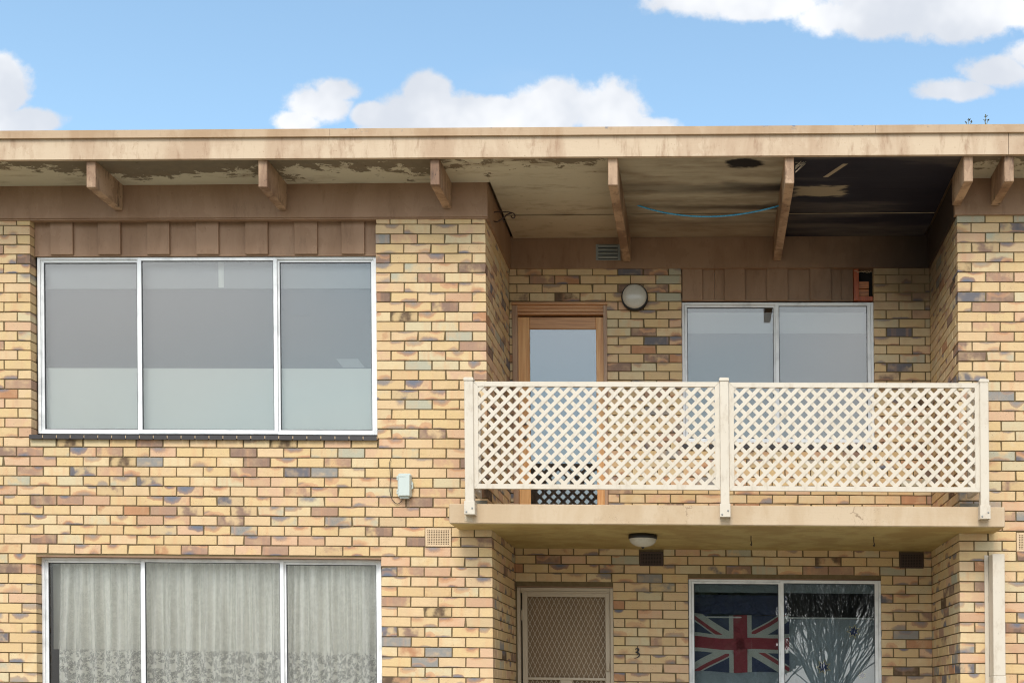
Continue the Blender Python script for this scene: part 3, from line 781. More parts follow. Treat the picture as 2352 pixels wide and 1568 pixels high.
# cover strips over the soffit joints
st = MB()
for xa, xb in ((C1u+.06, rx(3, 0)), (rx(3, 1), rx(4, 0)), (rx(4, 1), C2-.06)):
    slopebox(st, xa, xb, yj2-.006, yj2+.006, lambda x: zsof(x)-.006, lambda x: zsof(x)-.0035)
obj('cover_strip', st, M_SOF1, roof)
obj('roof_deck', MB().box(XL, XR, YF+.04, 9.0, zb0+.16, zb1+.05), M_CAP, roof)
# wall-plate beams
yb0, yb1 = -.024, .10
def beam(mb): return obj('beam', mb, M_BROWN, building)
zbl = lerpz(501.8, 492.6, yb0)
BL, BR = PX(1119.5, 470, yb0), PX(2193, 460, yb0)
mb = MB(); slopebox(mb, XL, BL, yb0, yb1, zbl, lambda x: zsof(x)+.02); beam(mb)
mb = MB(); slopebox(mb, BR, XR, yb0, yb1, zbl, lambda x: zsof(x)+.02); beam(mb)
mb = MB(); slopebox(mb, BL-.06, BL-.002, yb1+.001, D-.021, zbl, lambda x: zsof(x)+.018); beam(mb)
mb = MB(); slopebox(mb, BR+.002, BR+.06, yb1+.001, D-.021, zbl, lambda x: zsof(x)+.018); beam(mb)
zbb = lerpz(619.5, 613.5, D-.02)
mb = MB(); slopebox(mb, BL-.06, BR+.06, D-.02, D+.1, zbb, lambda x: zsof(x)+.02); beam(mb)
# small quad bead under the front beams
bd = MB(); slopebox(bd, XL, BL-.003, -.012, .03, lambda x: zbl(x)-.012, lambda x: zbl(x)-.0003)
obj('beam_bead', bd, M_BROWN, building)

# ------------------------------------------------------------------ battened cladding
def cladding(x0, x1, z0, z1, y, battens, joints, bz0):
    c = empty('cladding_panel', S(((x0+x1)/2, y, z0)), building)
    js = [x0]+joints+[x1]
    for a, b in zip(js, js[1:]): obj('board', MB().box(a+.0012, b-.0012, y, y+.015, z0, z1, .001), M_BROWN, c)
    obj('bottom_trim', MB().box(x0, x1, y-.006, y-.0005, z0-.001, z0+.014, .001), M_BROWN, c)
    for a, b in battens: obj('batten', MB().box(a, b, y-.024, y-.001, bz0, z1-.001, .003), M_BROWN, c)
    return c
YC = .075
bat = [(115.5, 167), (225, 276.5), (337.5, 389), (450.5, 502), (563, 615), (676, 728.5), (784, 837)]
cladding(W1x0+.001, W1x1-.001, PZ(470, 588.5, YC), PZ(470, 496, YC), YC,
         [(PX(a, 545, YC-.02), PX(b, 545, YC-.02)) for a, b in bat], [PX(v, 545, YC) for v in (141, 250, 363, 476, 589, 702, 810)], PZ(470, 584, YC-.02))
YC2 = D+.03
xb_ = PX(1959.5, 655, YC2)
cladding(WXu0+.001, xb_, PZ(1790, 691.5, YC2), PZ(1790, 612, YC2), YC2,
         [(PX(a, 655, YC2-.02), PX(b, 655, YC2-.02)) for a, b in ((1567.5, 1613.5), (1664, 1711.5), (1761.5, 1809.5), (1860.5, 1909))],
         [PX(v, 655, YC2) for v in (1641.5, 1688, 1785, 1885, 1932)], PZ(1790, 689.5, YC2-.02))
# the broken bay beside it: open timber framing
hb = empty('broken_cladding_opening', S((xb_+.1, D, PZ(1985, 691, D))), building)
x2_ = WXu1; z0_, z1_ = PZ(1985, 691.5, D+.04), PZ(1985, 612, D+.04)
obj('stud', MB().box(xb_+.004, xb_+.055, D+.02, D+.11, z0_+.001, z1_, .003), M_REDWOOD, hb)
obj('bottom_plate', MB().box(xb_+.056, x2_-.004, D+.03, D+.11, z0_, z0_+.045, .003), M_REDWOOD, hb)
obj('noggin', MB().box(xb_+.056, x2_-.04, D+.05, D+.11, PZ(1985, 662, D+.05), PZ(1985, 646, D+.05), .003), M_NOGGIN, hb)
obj('noggin', MB().box(xb_+.056, x2_-.04, D+.055, D+.11, PZ(1985, 680, D+.05), PZ(1985, 664, D+.05), .003), M_NOGGIN, hb)
obj('shade_backing', MB().box(xb_+.003, x2_-.002, D+.112, D+.118, z0_, z1_), M_VOID, hb)  # black sheet for the shade deep in the opening
tn = MB()
for k in range(26):
    a = xb_+.01+k*.0065; tn.tube([(a, D+.015+rnd.uniform(-.004, .004), PZ(1985, 622, D)+rnd.uniform(-.012, .012)), (a+.01, D+.015, PZ(1985, 623, D)+rnd.uniform(-.012, .012))], .0018, 3)
obj('torn_foil', tn, M_PATCH, hb)

# ------------------------------------------------------------------ windows
def frame_ring(mb, x0, x1, z0, z1, y0, y1, w_, c=.002, wt=None, wb=None):
    wt = wt or w_; wb = wb or w_
    mb.box(x0, x0+w_, y0, y1, z0, z1, c); mb.box(x1-w_, x1, y0, y1, z0, z1, c)
    mb.box(x0+w_+.0002, x1-w_-.0002, y0+.0003, y1, z1-wt, z1, c); mb.box(x0+w_+.0002, x1-w_-.0002, y0+.0003, y1, z0, z0+wb, c)
def window(x0, x1, z0, z1, y, divs, gm, centre=(), tiles=0, sillz_=None, sillx=None):
    """divs: mullion centres; centre: index of sashes that stand forward"""
    wn = empty('window', S(((x0+x1)/2, y, z0)), building)
    mb = MB(); frame_ring(mb, x0, x1, z0, z1, y, y+.06, .026, wt=.022, wb=.022); obj('frame', mb, M_ALU, wn)
    mb = MB(); frame_ring(mb, x0+.028, x1-.028, z0+.024, z1-.024, y+.012, y+.05, .008, .001); obj('frame_track', mb, M_ALU, wn)
    xs = [x0+.029]+divs+[x1-.029]
    for k, (a, b) in enumerate(zip(xs, xs[1:])):
        fwd = k in centre
        ya = y-.004 if fwd else y+.018
        aa = a-(.020 if (fwd and k > 0) else 0); bb = b+(.020 if (fwd and k < len(xs)-2) else 0)
        aa = aa+(.0145 if (not fwd and k > 0 and (k-1) in centre) else 0); bb = bb-(.0145 if (not fwd and k < len(xs)-2 and (k+1) in centre) else 0)
        zz0, zz1 = (z0+.004, z1-.004) if fwd else (z0+.0245, z1-.0245)
        wd_ = .034 if fwd else .022
        mb = MB(); frame_ring(mb, aa, bb, zz0, zz1, ya, ya+.022, wd_, .002, wt=.030 if fwd else .018, wb=.036 if fwd else .02)
        obj('sash', mb, M_ALU, wn)
        mb = MB(); frame_ring(mb, aa+wd_+.0004, bb-wd_-.0004, zz0+(.0364 if fwd else .0204), zz1-(.0304 if fwd else .0184), ya+.006, ya+.016, .005, 0)
        obj('glazing_bead', mb, M_RUBBER, wn)
        obj('pane', MB().box(aa+wd_, bb-wd_, ya+.010, ya+.014, zz0+.03, zz1-.026), gm, wn)
    if tiles:
        sx_0, sx_1 = sillx; n = tiles; pitch = (sx_1-sx_0)/n
        for k in range(n):
            a = sx_0+k*pitch
            t = MB().hexa([(a+.004, -.030, sillz_[0]), (a+pitch-.004, -.030, sillz_[0]), (a+pitch-.004, y+.03, sillz_[0]+.01), (a+.004, y+.03, sillz_[0]+.01)],
                          [(a+.004, -.028, sillz_[1]-.006), (a+pitch-.004, -.028, sillz_[1]-.006), (a+pitch-.004, y+.02, sillz_[1]+.006), (a+.004, y+.02, sillz_[1]+.006)])
            obj('sill_tile', t, M_DARKTILE, wn)
        obj('sill_bed', MB().box(sx_0+.002, sx_1-.002, -.025, y+.02, sillz_[0]+.011, sillz_[1]-.009), M_TERRA, wn)
    return wn
YW = .09
w1 = window(PX(86.5, 800, YW), PX(865.5, 800, YW), PZ(470, 997, YW), PZ(470, 590, YW), YW,
            [PX(322.5, 800, YW), PX(632.5, 800, YW)], M_GLASS, centre=(1,), tiles=25, sillz_=(PZ(470, 1009, -.03), PZ(470, 997.5, -.03)), sillx=(PX(65.5, 1002, -.03), PX(866, 1002, -.03)))
w2 = window(PX(96.5, 1450, YW), PX(876.8, 1450, YW), .62, PZ(470, 1282.5, YW), YW,
            [PX(330.5, 1450, YW), PX(647.5, 1450, YW)], M_GLASSL, centre=(1,))
YW3 = D+.035
w3 = window(PX(1567, 850, YW3), PX(2007.5, 850, YW3), PZ(1790, 1016.5, YW3), PZ(1790, 694.5, YW3), YW3, [PX(1786.5, 850, YW3)], M_GLASS, centre=(1,))
mb = MB(); n = 14; a0, a1 = WXu0-.02, WXu1+.02; pt = (a1-a0)/n
for k in range(n): obj('sill_tile', MB().box(a0+k*pt+.004, a0+(k+1)*pt-.004, D-.03, D+.05, PZ(1790, 1030, D-.03), PZ(1790, 1019.5, D-.03), .003), M_DARKTILE, w3)
w4 = window(PX(1582.5, 1450, YW3), PX(2024.5, 1450, YW3), .62, PZ(1800, 1330.5, YW3), YW3, [PX(1797.5, 1450, YW3)], M_GLASSD, centre=(1,))
obj('wall_below_window', MB().box(W2x0, W2x1, .005, .12, 0, .60), M_MORTAR, building)
obj('wall_below_window', MB().box(WXl0, WXl1, D+.005, D+.12, 0, .60), M_MORTAR, building)

# rooms behind the glass
def room(x0, x1, y0, y1, z0, z1, wm, cm, fm):
    t = .05; r_ = empty('room', S(((x0+x1)/2, (y0+y1)/2, z0)), building)
    obj('room_wall', MB().box(x0, x1, y1, y1+t, z0, z1), wm, r_)
    obj('room_side_wall', MB().box(x0-t, x0-.001, y0, y1, z0, z1), wm, r_); obj('room_side_wall', MB().box(x1+.001, x1+t, y0, y1, z0, z1), wm, r_)
    obj('room_ceiling', MB().box(x0, x1, y0, y1-.001, z1+.001, z1+t), cm, r_)
    obj('room_floor', MB().box(x0, x1, y0, y1-.001, z0-t, z0-.001), fm, r_)
    return r_
zc = PZ(1000, 470, 0)-.02
zc = 5.42
yA = (zc-EYE)*F/(1600-845)-DN
r1 = room(XL+.2, C1u-.2, .16, 5.5, 3.05, zc, M_ROOM, M_ROOMC, M_ROOMF)
yst = (zc-EYE)*F/(1600-660)-DN
obj('lit_ceiling_band', MB().box(XL+.25, C1u-.25, .17, yst, zc-.03, zc-.001), M_ROOMS, r1)  # paler panel added for the lit band of ceiling by the window
r3 = room(C1u+.05, C2-.05, D+.16, 7.9, 3.05, zc, M_ROOM, M_ROOMC, M_ROOMF)
yst3 = (zc-EYE)*F/(1600-762)-DN
obj('lit_ceiling_band', MB().box(C1u+.1, C2-.1, D+.17, yst3, zc-.03, zc-.001), M_ROOMS, r3)  # same lit band put into the colour of the balcony room ceiling
for (pxa, pxb, pya, pyb) in ((642, 705, 693, 724), (768, 832, 822, 846)):
    ya = (zc-EYE)*F/(1600-pyb)-DN; yb = (zc-EYE)*F/(1600-pya)-DN
    if ya > yb: ya, yb = yb, ya
    xa, xb = PX(pxa, pya, ya), PX(pxb-4, pyb, ya)
    obj('ceiling_light', MB().box(xa, xb, ya, yb-.05, zc-.05, zc-.001, .01), M_ROOMC, r1)
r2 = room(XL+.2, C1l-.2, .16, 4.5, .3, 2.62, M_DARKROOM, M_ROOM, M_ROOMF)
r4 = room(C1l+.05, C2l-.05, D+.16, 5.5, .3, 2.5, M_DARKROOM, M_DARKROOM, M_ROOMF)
# vertical blind cord in the upper left window
cd = MB(); xk = PX(119, 700, .2)
for k in range(60): z = PZ(119, 845, .2)+k*.0165; cd.tube([(xk+.006*k/60, .2, z), (xk+.006*k/60, .2, z+.01)], .0035, 5)
tag(obj('blind_cord', cd, M_ALU), 'beaded white blind cord hanging at the left edge of the upper left window', 'blind cord')

# ------------------------------------------------------------------ doors
dr = empty('balcony_door', S(((DXu0+DXu1)/2, D, sz1)), building)
yd = D-.012; zd0 = sz1
fr = MB(); hz = DZu
obj('door_frame', MB().box(DXu0, DXu0+.052, yd, D+.1, zd0, hz-.03, .003), M_WOODF, dr)
obj('door_frame', MB().box(DXu1-.036, DXu1, yd, D+.1, zd0, hz-.03, .003), M_WOODF, dr)
obj('head_moulding', MB().box(DXu0-.004, DXu1+.004, yd-.012, D+.1, hz-.028, hz-.002, .003).box(DXu0+.01, DXu1-.01, yd+.012, D+.1, hz-.055, hz-.029, .003)
    .box(DXu0+.03, DXu1-.02, yd+.024, D+.1, hz-.085, hz-.056, .003).box(DXu0+.04, DXu1-.03, yd+.034, D+.1, hz-.112, hz-.086, .003), M_WOODH, dr)
yl = D+.045
lx0, lx1 = PX(1189, 900, yl), PX(1388.5, 900, yl); lz1 = PZ(1290, 728, yl)
gx0, gx1, gz1 = PX(1217, 900, yl), PX(1370, 900, yl), PZ(1290, 755, yl)
obj('door_stile', MB().box(lx0, gx0, yl, yl+.04, zd0+.01, lz1, .004), M_WOOD, dr)
obj('door_stile', MB().box(gx1, lx1, yl, yl+.04, zd0+.01, lz1, .004), M_WOOD, dr)
obj('door_rail', MB().box(gx0+.0005, gx1-.0005, yl+.001, yl+.04, gz1, lz1, .004), M_WOODH, dr)
obj('door_rail', MB().box(gx0+.0005, gx1-.0005, yl+.001, yl+.04, zd0+.01, zd0+.06, .004), M_WOODH, dr)
M_DGLASS = glass('door_glass', .09, (.62, .68, .72))
obj('door_pane', MB().box(gx0+.001, gx1-.001, yl+.015, yl+.02, zd0+.061, gz1-.001), M_DGLASS, dr)
for py_ in (969, 1001):
    x, z = P(1206, py_, yl)
    obj('door_handle', MB().box(x-.022, x+.022, yl-.008, yl-.0005, z-.03, z+.03, .003).lathe([(.0, -.05), (.016, -.05), (.02, -.04), (.012, -.02), (.012, -.006)], (x, yl, z), 'Y', 14), M_STEEL, dr)
# security door below
sdr = empty('security_door', S(((DXl0+DXl1)/2, D, 0)), building)
sdr['label'] = 'beige screen door with diamond mesh'
mb = MB(); ya = D+.01
mb.box(DXl0, DXl0+.032, ya, ya+.09, 0, DZl-.012, .003); mb.box(DXl1-.032, DXl1, ya, ya+.09, 0, DZl-.012, .003)
mb.box(DXl0+.033, DXl1-.033, ya, ya+.09, DZl-.045, DZl-.012, .003); mb.box(DXl0+.033, DXl1-.033, ya+.012, ya+.09, DZl-.062, DZl-.046, .003)
obj('door_frame', mb, M_DOORPAINT, sdr)
ys = D+.035
lx0, lx1, lz1 = PX(1200, 1450, ys), PX(1401.5, 1450, ys), PZ(1300, 1358, ys)
mx0, mx1, mz1, mz0 = PX(1211.5, 1450, ys), PX(1390.5, 1450, ys), PZ(1300, 1370, ys), PZ(1300, 1555, ys)
mb = MB(); mb.box(lx0, mx0, ys, ys+.02, .03, lz1, .003); mb.box(mx1, lx1, ys, ys+.02, .03, lz1, .003); mb.box(mx0+.0004, mx1-.0004, ys+.0005, ys+.02, mz1, lz1, .003)
rz = PZ(1300, 1561, ys); mb.box(mx0+.0004, mx1-.0004, ys+.0005, ys+.02, rz, mz0, .003)
xm0, xm1 = PX(1287, 1565, ys), PX(1315, 1565, ys); mb.box(xm0, xm1, ys+.0005, ys+.02, .12, rz-.0004, .003); mb.box(mx0+.0004, mx1-.0004, ys+.0005, ys+.02, .03, .119, .003)
obj('leaf_frame', mb, M_DOORPAINT, sdr)
def diamond(mb, x0, x1, z0, z1, y, nx, hz_):
    pw = (x1-x0)/nx; nzr = int((z1-z0)/hz_)+1
    for k in range(-1, nx+1):
        for ph in (0, 1):
            # zigzag strands
            z = z1; j = 0
            while z > z0+.001:
                zn = max(z-hz_/2, z0); fr_ = (z-zn)/(hz_/2)
                s0 = j % 2
                oa, ob = (.5, 0) if s0 else (0, .5)
                xa = x0+pw*((k+oa) if ph == 0 else (k+1-oa)); xb = x0+pw*((k+ob) if ph == 0 else (k+1-ob)); xb = xa+(xb-xa)*fr_
                if min(xa, xb) >= x0-.002 and max(xa, xb) <= x1+.002:
                    mb.hexa([(xa-.0021, y, z), (xa+.0021, y, z), (xb+.0021, y, zn), (xb-.0021, y, zn)], [(xa-.0021, y+.002, z), (xa+.0021, y+.002, z), (xb+.0021, y+.002, zn), (xb-.0021, y+.002, zn)])
                z = zn; j += 1
    return mb
hz_ = (mz1-mz0)/7.6
ms = MB(); diamond(ms, mx0, mx1, mz0, mz1, ys+.008, 16, hz_); diamond(ms, mx0, xm0, .12, rz, ys+.008, 7, hz_); diamond(ms, xm1, mx1, .12, rz, ys+.008, 7, hz_)
obj('diamond_mesh', ms, M_DOORPAINT, sdr)
obj('door_leaf', MB().box(lx0-.005, lx1+.005, ys+.056, ys+.09, .02, lz1+.02, .002), M_DOORBACK, sdr)
x, z = P(1397, 1530, ys)
obj('door_handle', MB().box(x-.012, x+.012, ys-.014, ys-.0005, z-.035, z+.04, .003).box(x-.022, x+.014, ys-.03, ys-.0145, z-.042, z-.022, .004), M_DOORPAINT, sdr)
x, z = P(1199, 1412, ys)
obj('hinge', MB().tube([(x, ys-.008, z-.05), (x, ys-.008, z+.05)], .008, 8), M_DOORPAINT, sdr)

# ------------------------------------------------------------------ balcony railing
YP0, YP1 = YS-.078, YS-.006
rail = empty('balcony_railing', S((PX(1665, 1150, YP0), YS, sz0)))
tag(rail, 'cream powder coated balcony balustrade with two diagonal lattice panels between three posts', 'railing')
for (pl, pr, top, bt) in ((1066.8, 1087.2, 864.5, 1180.5), (1654, 1674.5, 865.5, 1186.5), (2251.5, 2271.5, 868.5, 1190.8)):
    py_ = 1000; xa, xb = PX(pl, py_, YP0), PX(pr, py_, YP0)
    zt, zb3 = PZ(pl, top, YP0), PZ(pl, bt, YP0)
    post = obj('post', MB().box(xa, xb, YP0, YP1, zb3+.004, zt-.032, .004), M_POWDER, rail)
    cxx, cyy = (xa+xb)/2, (YP0+YP1)/2; hw = (xb-xa)/2
    cp = MB(); prev = None
    lv = [(hw+.004, zt-.0318), (hw+.004, zt-.012), (hw-.006, zt-.003), (hw-.018, zt)]
    for (h1, za), (h2, zb4) in zip(lv, lv[1:]):
        cp.hexa([(cxx-h1, cyy-h1, za), (cxx+h1, cyy-h1, za), (cxx+h1, cyy+h1, za), (cxx-h1, cyy+h1, za)], [(cxx-h2, cyy-h2, zb4), (cxx+h2, cyy-h2, zb4), (cxx+h2, cyy+h2, zb4), (cxx-h2, cyy+h2, zb4)])
    obj('post_cap', cp, M_POWDER, post)
    bk = obj('bracket', MB().box(xa-.007, xb+.007, YP0-.006, YP0-.0005, zb3, zb3+.112, .003).box(xa-.007, xa-.001, YP0, YS-.001, zb3, zb3+.112).box(xb+.001, xb+.007, YP0, YS-.001, zb3, zb3+.112), M_POWDER, post)
    for bx_, bz_ in ((cxx-.026, zb3+.02), (cxx+.024, zb3+.052)):
        obj('bolt', MB().lathe([(.0, -.007), (.005, -.007), (.0075, -.004), (.0075, 0)], (bx_, YP0-.006, bz_), 'Y', 10), M_STEEL, post)
YQ0, YQ1 = YS-.062, YS-.028
def clip(poly, x0, x1, z0, z1):
    for ax, lim, sg in ((0, x0, 1), (0, x1, -1), (1, z0, 1), (1, z1, -1)):
        outp = []
        for i in range(len(poly)):
            a, b = poly[i], poly[(i+1) % len(poly)]
            da, db = (a[ax]-lim)*sg, (b[ax]-lim)*sg
            if da >= 0: outp.append(a)
            if (da >= 0) != (db >= 0):
                t = da/(da-db); outp.append((a[0]+(b[0]-a[0])*t, a[1]+(b[1]-a[1])*t))
        poly = outp
        if len(poly) < 3: return None
    return poly
for (pxl, pxr, pt, pb) in ((1087.6, 1653.4, 876.3, 1122.7), (1675, 2251, 878.6, 1127.5)):
    x0, x1 = PX(pxl, 1000, YQ0), PX(pxr, 1000, YQ0); z1, z0 = PZ((pxl+pxr)/2, pt, YQ0), PZ((pxl+pxr)/2, pb, YQ0)
    pn = empty('lattice_panel', S(((x0+x1)/2, YQ0, z0)), rail)
    fw = .040
    for q in (((x0, z0), (x0+fw, z0+fw), (x0+fw, z1-fw), (x0, z1)), ((x1, z0), (x1-fw, z0+fw), (x1-fw, z1-fw), (x1, z1)),):
        q = [(q[0][0], q[0][1]+.001), (q[1][0], q[1][1]+.001), (q[2][0], q[2][1]-.001), (q[3][0], q[3][1]-.001)]
        obj('stile', MB().prism(list(q), YQ0, YQ1), M_POWDER, pn)
    obj('top_rail', MB().prism([(x0+.001, z1), (x1-.001, z1), (x1-fw, z1-fw), (x0+fw, z1-fw)], YQ0-.0008, YQ1), M_POWDER, pn)
    obj('bottom_rail', MB().prism([(x0+.001, z0), (x1-.001, z0), (x1-fw, z0+fw), (x0+fw, z0+fw)], YQ0-.0008, YQ1), M_POWDER, pn)
    a0, a1, b0, b1 = x0+fw-.006, x1-fw+.006, z0+fw-.006, z1-fw+.006
    pitch = 29.5*(PX(1630, 1000, YQ0)-PX(1530, 1000, YQ0))/100; hw = .0158
    ofs = .047 if pxl < 1300 else .020
    for dirn_, ylo, yhi in ((1, YQ0+.004, YQ0+.009), (-1, YQ0+.0095, YQ0+.0145)):
        t = -(b1-b0)-pitch
        while t < (a1-a0)+(b1-b0):
            bxp = a0+t+ofs
            h2 = hw*1.4142; Lz = (b1-b0)+.1
            if dirn_ > 0: q = [(bxp-h2, b0), (bxp+h2, b0), (bxp+h2+Lz, b0+Lz), (bxp-h2+Lz, b0+Lz)]
            else: q = [(bxp-h2+.02, b0), (bxp+h2+.02, b0), (bxp+h2+.02-Lz, b0+Lz), (bxp-h2+.02-Lz, b0+Lz)]
            ja, jb = rnd.uniform(-.0016, .0016), rnd.uniform(-.0016, .0016); q = [(q[0][0]+ja, q[0][1]), (q[1][0]+ja, q[1][1]), (q[2][0]+jb, q[2][1]), (q[3][0]+jb, q[3][1])]
            q = clip(q, a0, a1, b0, b1)
            if q:
                o = obj('slat', MB().prism(q, ylo, yhi), M_POWDER, pn)
            t += pitch
# side returns of the railing, seen edge on
for pxp, sg in ((1084, 1), (2246, -1)):
    xs_ = PX(pxp, 1000, YS); z1, z0 = PZ(pxp, 878, YQ0), PZ(pxp, 1126, YQ0)
    sp = empty('side_panel', S((xs_, -.2, z0)), rail)
    obj('top_rail', MB().box(xs_-.016, xs_+.016, YS-.004, -.075, z1-.04, z1, .002), M_POWDER, sp); obj('bottom_rail', MB().box(xs_-.016, xs_+.016, YS-.004, -.075, z0, z0+.04, .002), M_POWDER, sp)
    obj('stile', MB().box(xs_-.016, xs_+.016, -.0745, -.035, z0, z1, .002), M_POWDER, sp)
    a0, a1, b0, b1 = YS, -.076, z0+.041, z1-.041
    for dd_, xo in ((1, -.003), (-1, .003)):
        t = -(b1-b0)-.11
        while t < (a1-a0)+(b1-b0):
            h2 = hw*1.4142; bxp = a0+t; Lz = (b1-b0)
            q = [(bxp-h2, b0), (bxp+h2, b0), (bxp+h2+Lz*dd_, b0+Lz), (bxp-h2+Lz*dd_, b0+Lz)]
            q = clip(q, a0, a1, b0, b1)
            if q:
                n = len(q); vs = [(xs_+xo-.0024, y_, z_) for y_, z_ in q]+[(xs_+xo+.0024, y_, z_) for y_, z_ in q]
                mb = MB(); mb.add(vs, [tuple(range(n)), tuple(range(2*n-1, n-1, -1))]+[(i, i+n, (i+1) % n+n, (i+1) % n) for i in range(n)]); obj('slat', mb, M_POWDER, sp)
            t += pitch

# ------------------------------------------------------------------ lamps
x, z = P(1457.7, 682, D-.03); rr = PX(1488.5, 682, D-.03)-x
lp = empty('wall_lamp', S((x, D, z)))
tag(lp, 'round bulkhead lamp with opal dome and black rim on the bricks beside the balcony door', 'lamp')
obj('rim', MB().lathe([(rr*.98, 0), (rr, -.01), (rr, -.045), (rr*.96, -.055), (rr*.90, -.056), (rr*.9, -.03), (0, -.03)], (x, D, z-.004), 'Y', 48), M_BLACK, lp, smooth=True)
obj('dome', MB().lathe([(rr*.92*math.cos(a), -.045-.052*math.sin(a)) for a in [k*math.pi/2/10 for k in range(11)]], (x, D, z), 'Y', 48), M_LAMPGLASS, lp, smooth=True)
zu = sz0-.004
yl_ = .22
x = PX(1476.5, 1232, yl_); rr = (PX(1510, 1232, yl_)-PX(1443.5, 1232, yl_))/2
lc = empty('ceiling_lamp', S((x, yl_, zu)))
tag(lc, 'shallow oyster lamp with dark rim under the balcony slab', 'lamp')
obj('rim', MB().lathe([(rr*.9, 0), (rr, -.008), (rr, -.035), (rr*.96, -.04), (rr*.9, -.04), (rr*.9, -.01), (0, -.01)], (x, yl_, zu), 'Z', 48), M_BLACK, lc, smooth=True)
obj('dome', MB().lathe([(rr*.95*math.cos(a), -.036-.075*math.sin(a)) for a in [k*math.pi/2/10 for k in range(11)]], (x, yl_, zu), 'Z', 48), M_LAMPGLASS, lc, smooth=True)
obj('finial', MB().lathe([(.012, -.108), (.014, -.116), (.006, -.124), (0, -.126)], (x, yl_, zu), 'Z', 12), M_BLACK, lc, smooth=True)

# ------------------------------------------------------------------ vents
def grid_vent(v, y, m, nx, nz, label, parent_name='wall_vent'):
    x0, x1, z0, z1 = v; x0 += .006; x1 -= .006; z0 += .006; z1 -= .006
    o = empty('wall_vent', S(((x0+x1)/2, y, z0))); tag(o, label, 'vent', 'square holed air bricks in the walls')
    bw = .016; fr_ = MB(); frame_ring(fr_, x0, x1, z0, z1, y-.004, y+.05, bw, .002); obj('frame', fr_, m, o)
    g = MB(); px_ = (x1-x0-2*bw)/nx; pz_ = (z1-z0-2*bw)/nz
    for k in range(nx+1):
        xx = x0+bw+k*px_; g.box(xx-px_*.22, xx+px_*.22, y-.003, y+.0035, z0+bw*.9, z1-bw*.9)
    for k in range(nz+1):
        zz = z0+bw+k*pz_; g.box(x0+bw*.9, x1-bw*.9, y-.0026, y+.003, zz-pz_*.2, zz+pz_*.2)
    obj('grille', g, m, o); obj('shade_backing', MB().box(x0+.01, x1-.01, y+.0045, y+.0080, z0+.01, z1-.01), M_VOID, o)  # black plate carries the shade of the vent holes
grid_vent(V1, 0, M_TERRA, 13, 9, 'cream square holed air brick left of the balcony slab, above the curtained window')
grid_vent(V2, 0, M_TERRA, 13, 9, 'cream square holed air brick right of the balcony slab, cut by the right photo edge')
grid_vent(V3, D, M_TERRAD, 13, 8, 'brown air brick under the slab beside the shallow ceiling lamp')
grid_vent(V4, D, M_TERRAD, 13, 8, 'brown air brick in the dark corner under the slab, right of the flag window')
yv = D-.022
x0, x1, z0, z1 = PX(1368.5, 580, yv), PX(1425, 580, yv), PZ(1396, 598, yv), PZ(1396, 561, yv)
o = empty('louvre_vent', S(((x0+x1)/2, yv, z0))); tag(o, 'grey pressed metal louvre vent on the brown beam beside a rafter', 'vent')
obj('plate', MB().box(x0, x1, yv-.004, yv-.0005, z0, z1, .001), M_GREYVENT, o)
for k in range(4):
    zz = z0+(z1-z0)*(.10+.235*k); hh = (z1-z0)*.13
    obj('louvre', MB().hexa([(x0+.022, yv-.005, zz), (x1-.022, yv-.005, zz), (x1-.022, yv-.0045, zz+hh), (x0+.022, yv-.0045, zz+hh)][:2]+[(x1-.022, yv-.0042, zz), (x0+.022, yv-.0042, zz)],
        [(x0+.03, yv-.022, zz+hh*.6), (x1-.03, yv-.022, zz+hh*.6), (x1-.03, yv-.0042, zz+hh*1.2), (x0+.03, yv-.0042, zz+hh*1.2)]), M_GREYVENT, o)
    obj('slot_shade', MB().box(x0+.024, x1-.024, yv-.0052, yv-.0041, zz-.008, zz-.0006), M_VOID, o)  # black bar drawn where the louvre gap is shaded

# ------------------------------------------------------------------ utility box and its cable
q = lambda px, py, Y=0: P(px, py, Y)
cv = lambda lst, Y=0: [q(1440*.6125+a/7.125*.6125, 1700*.6125+b/7.125*.6125, Y) for a, b in lst]
ub = empty('utility_box', S((PX(932, 1140), 0, PZ(932, 1146))))
tag(ub, 'small pale grey plastic service box screwed to the brick wall under the upper left window', 'service box')
out_ = cv([(390, 590), (430, 545), (710, 545), (748, 590), (752, 740), (792, 790), (792, 935), (752, 975), (752, 1130), (705, 1180), (430, 1180), (390, 1130)])
obj('base', MB().prism(out_, -.03, -.001), M_BOX, ub)
a = cv([(410, 580), (690, 580), (690, 1120), (410, 1120)], -.06); b = cv([(395, 562), (735, 575), (735, 1150), (400, 1150)], -.03)
mb = MB(); mb.add([(x, -.034, z) for x, z in b]+[(x, -.075, z) for x, z in a], [(4,5,6,7)[::-1], (0,1,5,4), (1,2,6,5), (2,3,7,6), (3,0,4,7)]); obj('cover', mb, M_BOX, ub)
for yy in (640, 700, 1000, 1070):
    h_ = cv([(362, yy-26), (395, yy-26), (395, yy+22), (362, yy+22)]); obj('hinge', MB().prism(h_, -.034, -.006), M_BOX, ub)
x, z = cv([(748, 862)])[0]; obj('latch', MB().lathe([(0, -.036), (.008, -.036), (.009, -.0302)], (x, 0, z), 'Y', 12), M_STEEL, ub)
x, z = cv([(746, 920)])[0]; obj('latch', MB().lathe([(0, -.034), (.005, -.034), (.005, -.0302)], (x, 0, z), 'Y', 10), M_BLACK, ub)
f_ = cv([(458, 1160), (690, 1160), (690, 1215), (458, 1215)]); obj('foot_flange', MB().prism(f_, -.045, -.002), M_BOX, ub)
x0, z0 = cv([(455, 645)])[0]; x1, _ = cv([(630, 645)])[0]; obj('embossed_line', MB().box(x0, x1, -.0785, -.0752, z0-.002, z0+.001), M_BOX, ub)
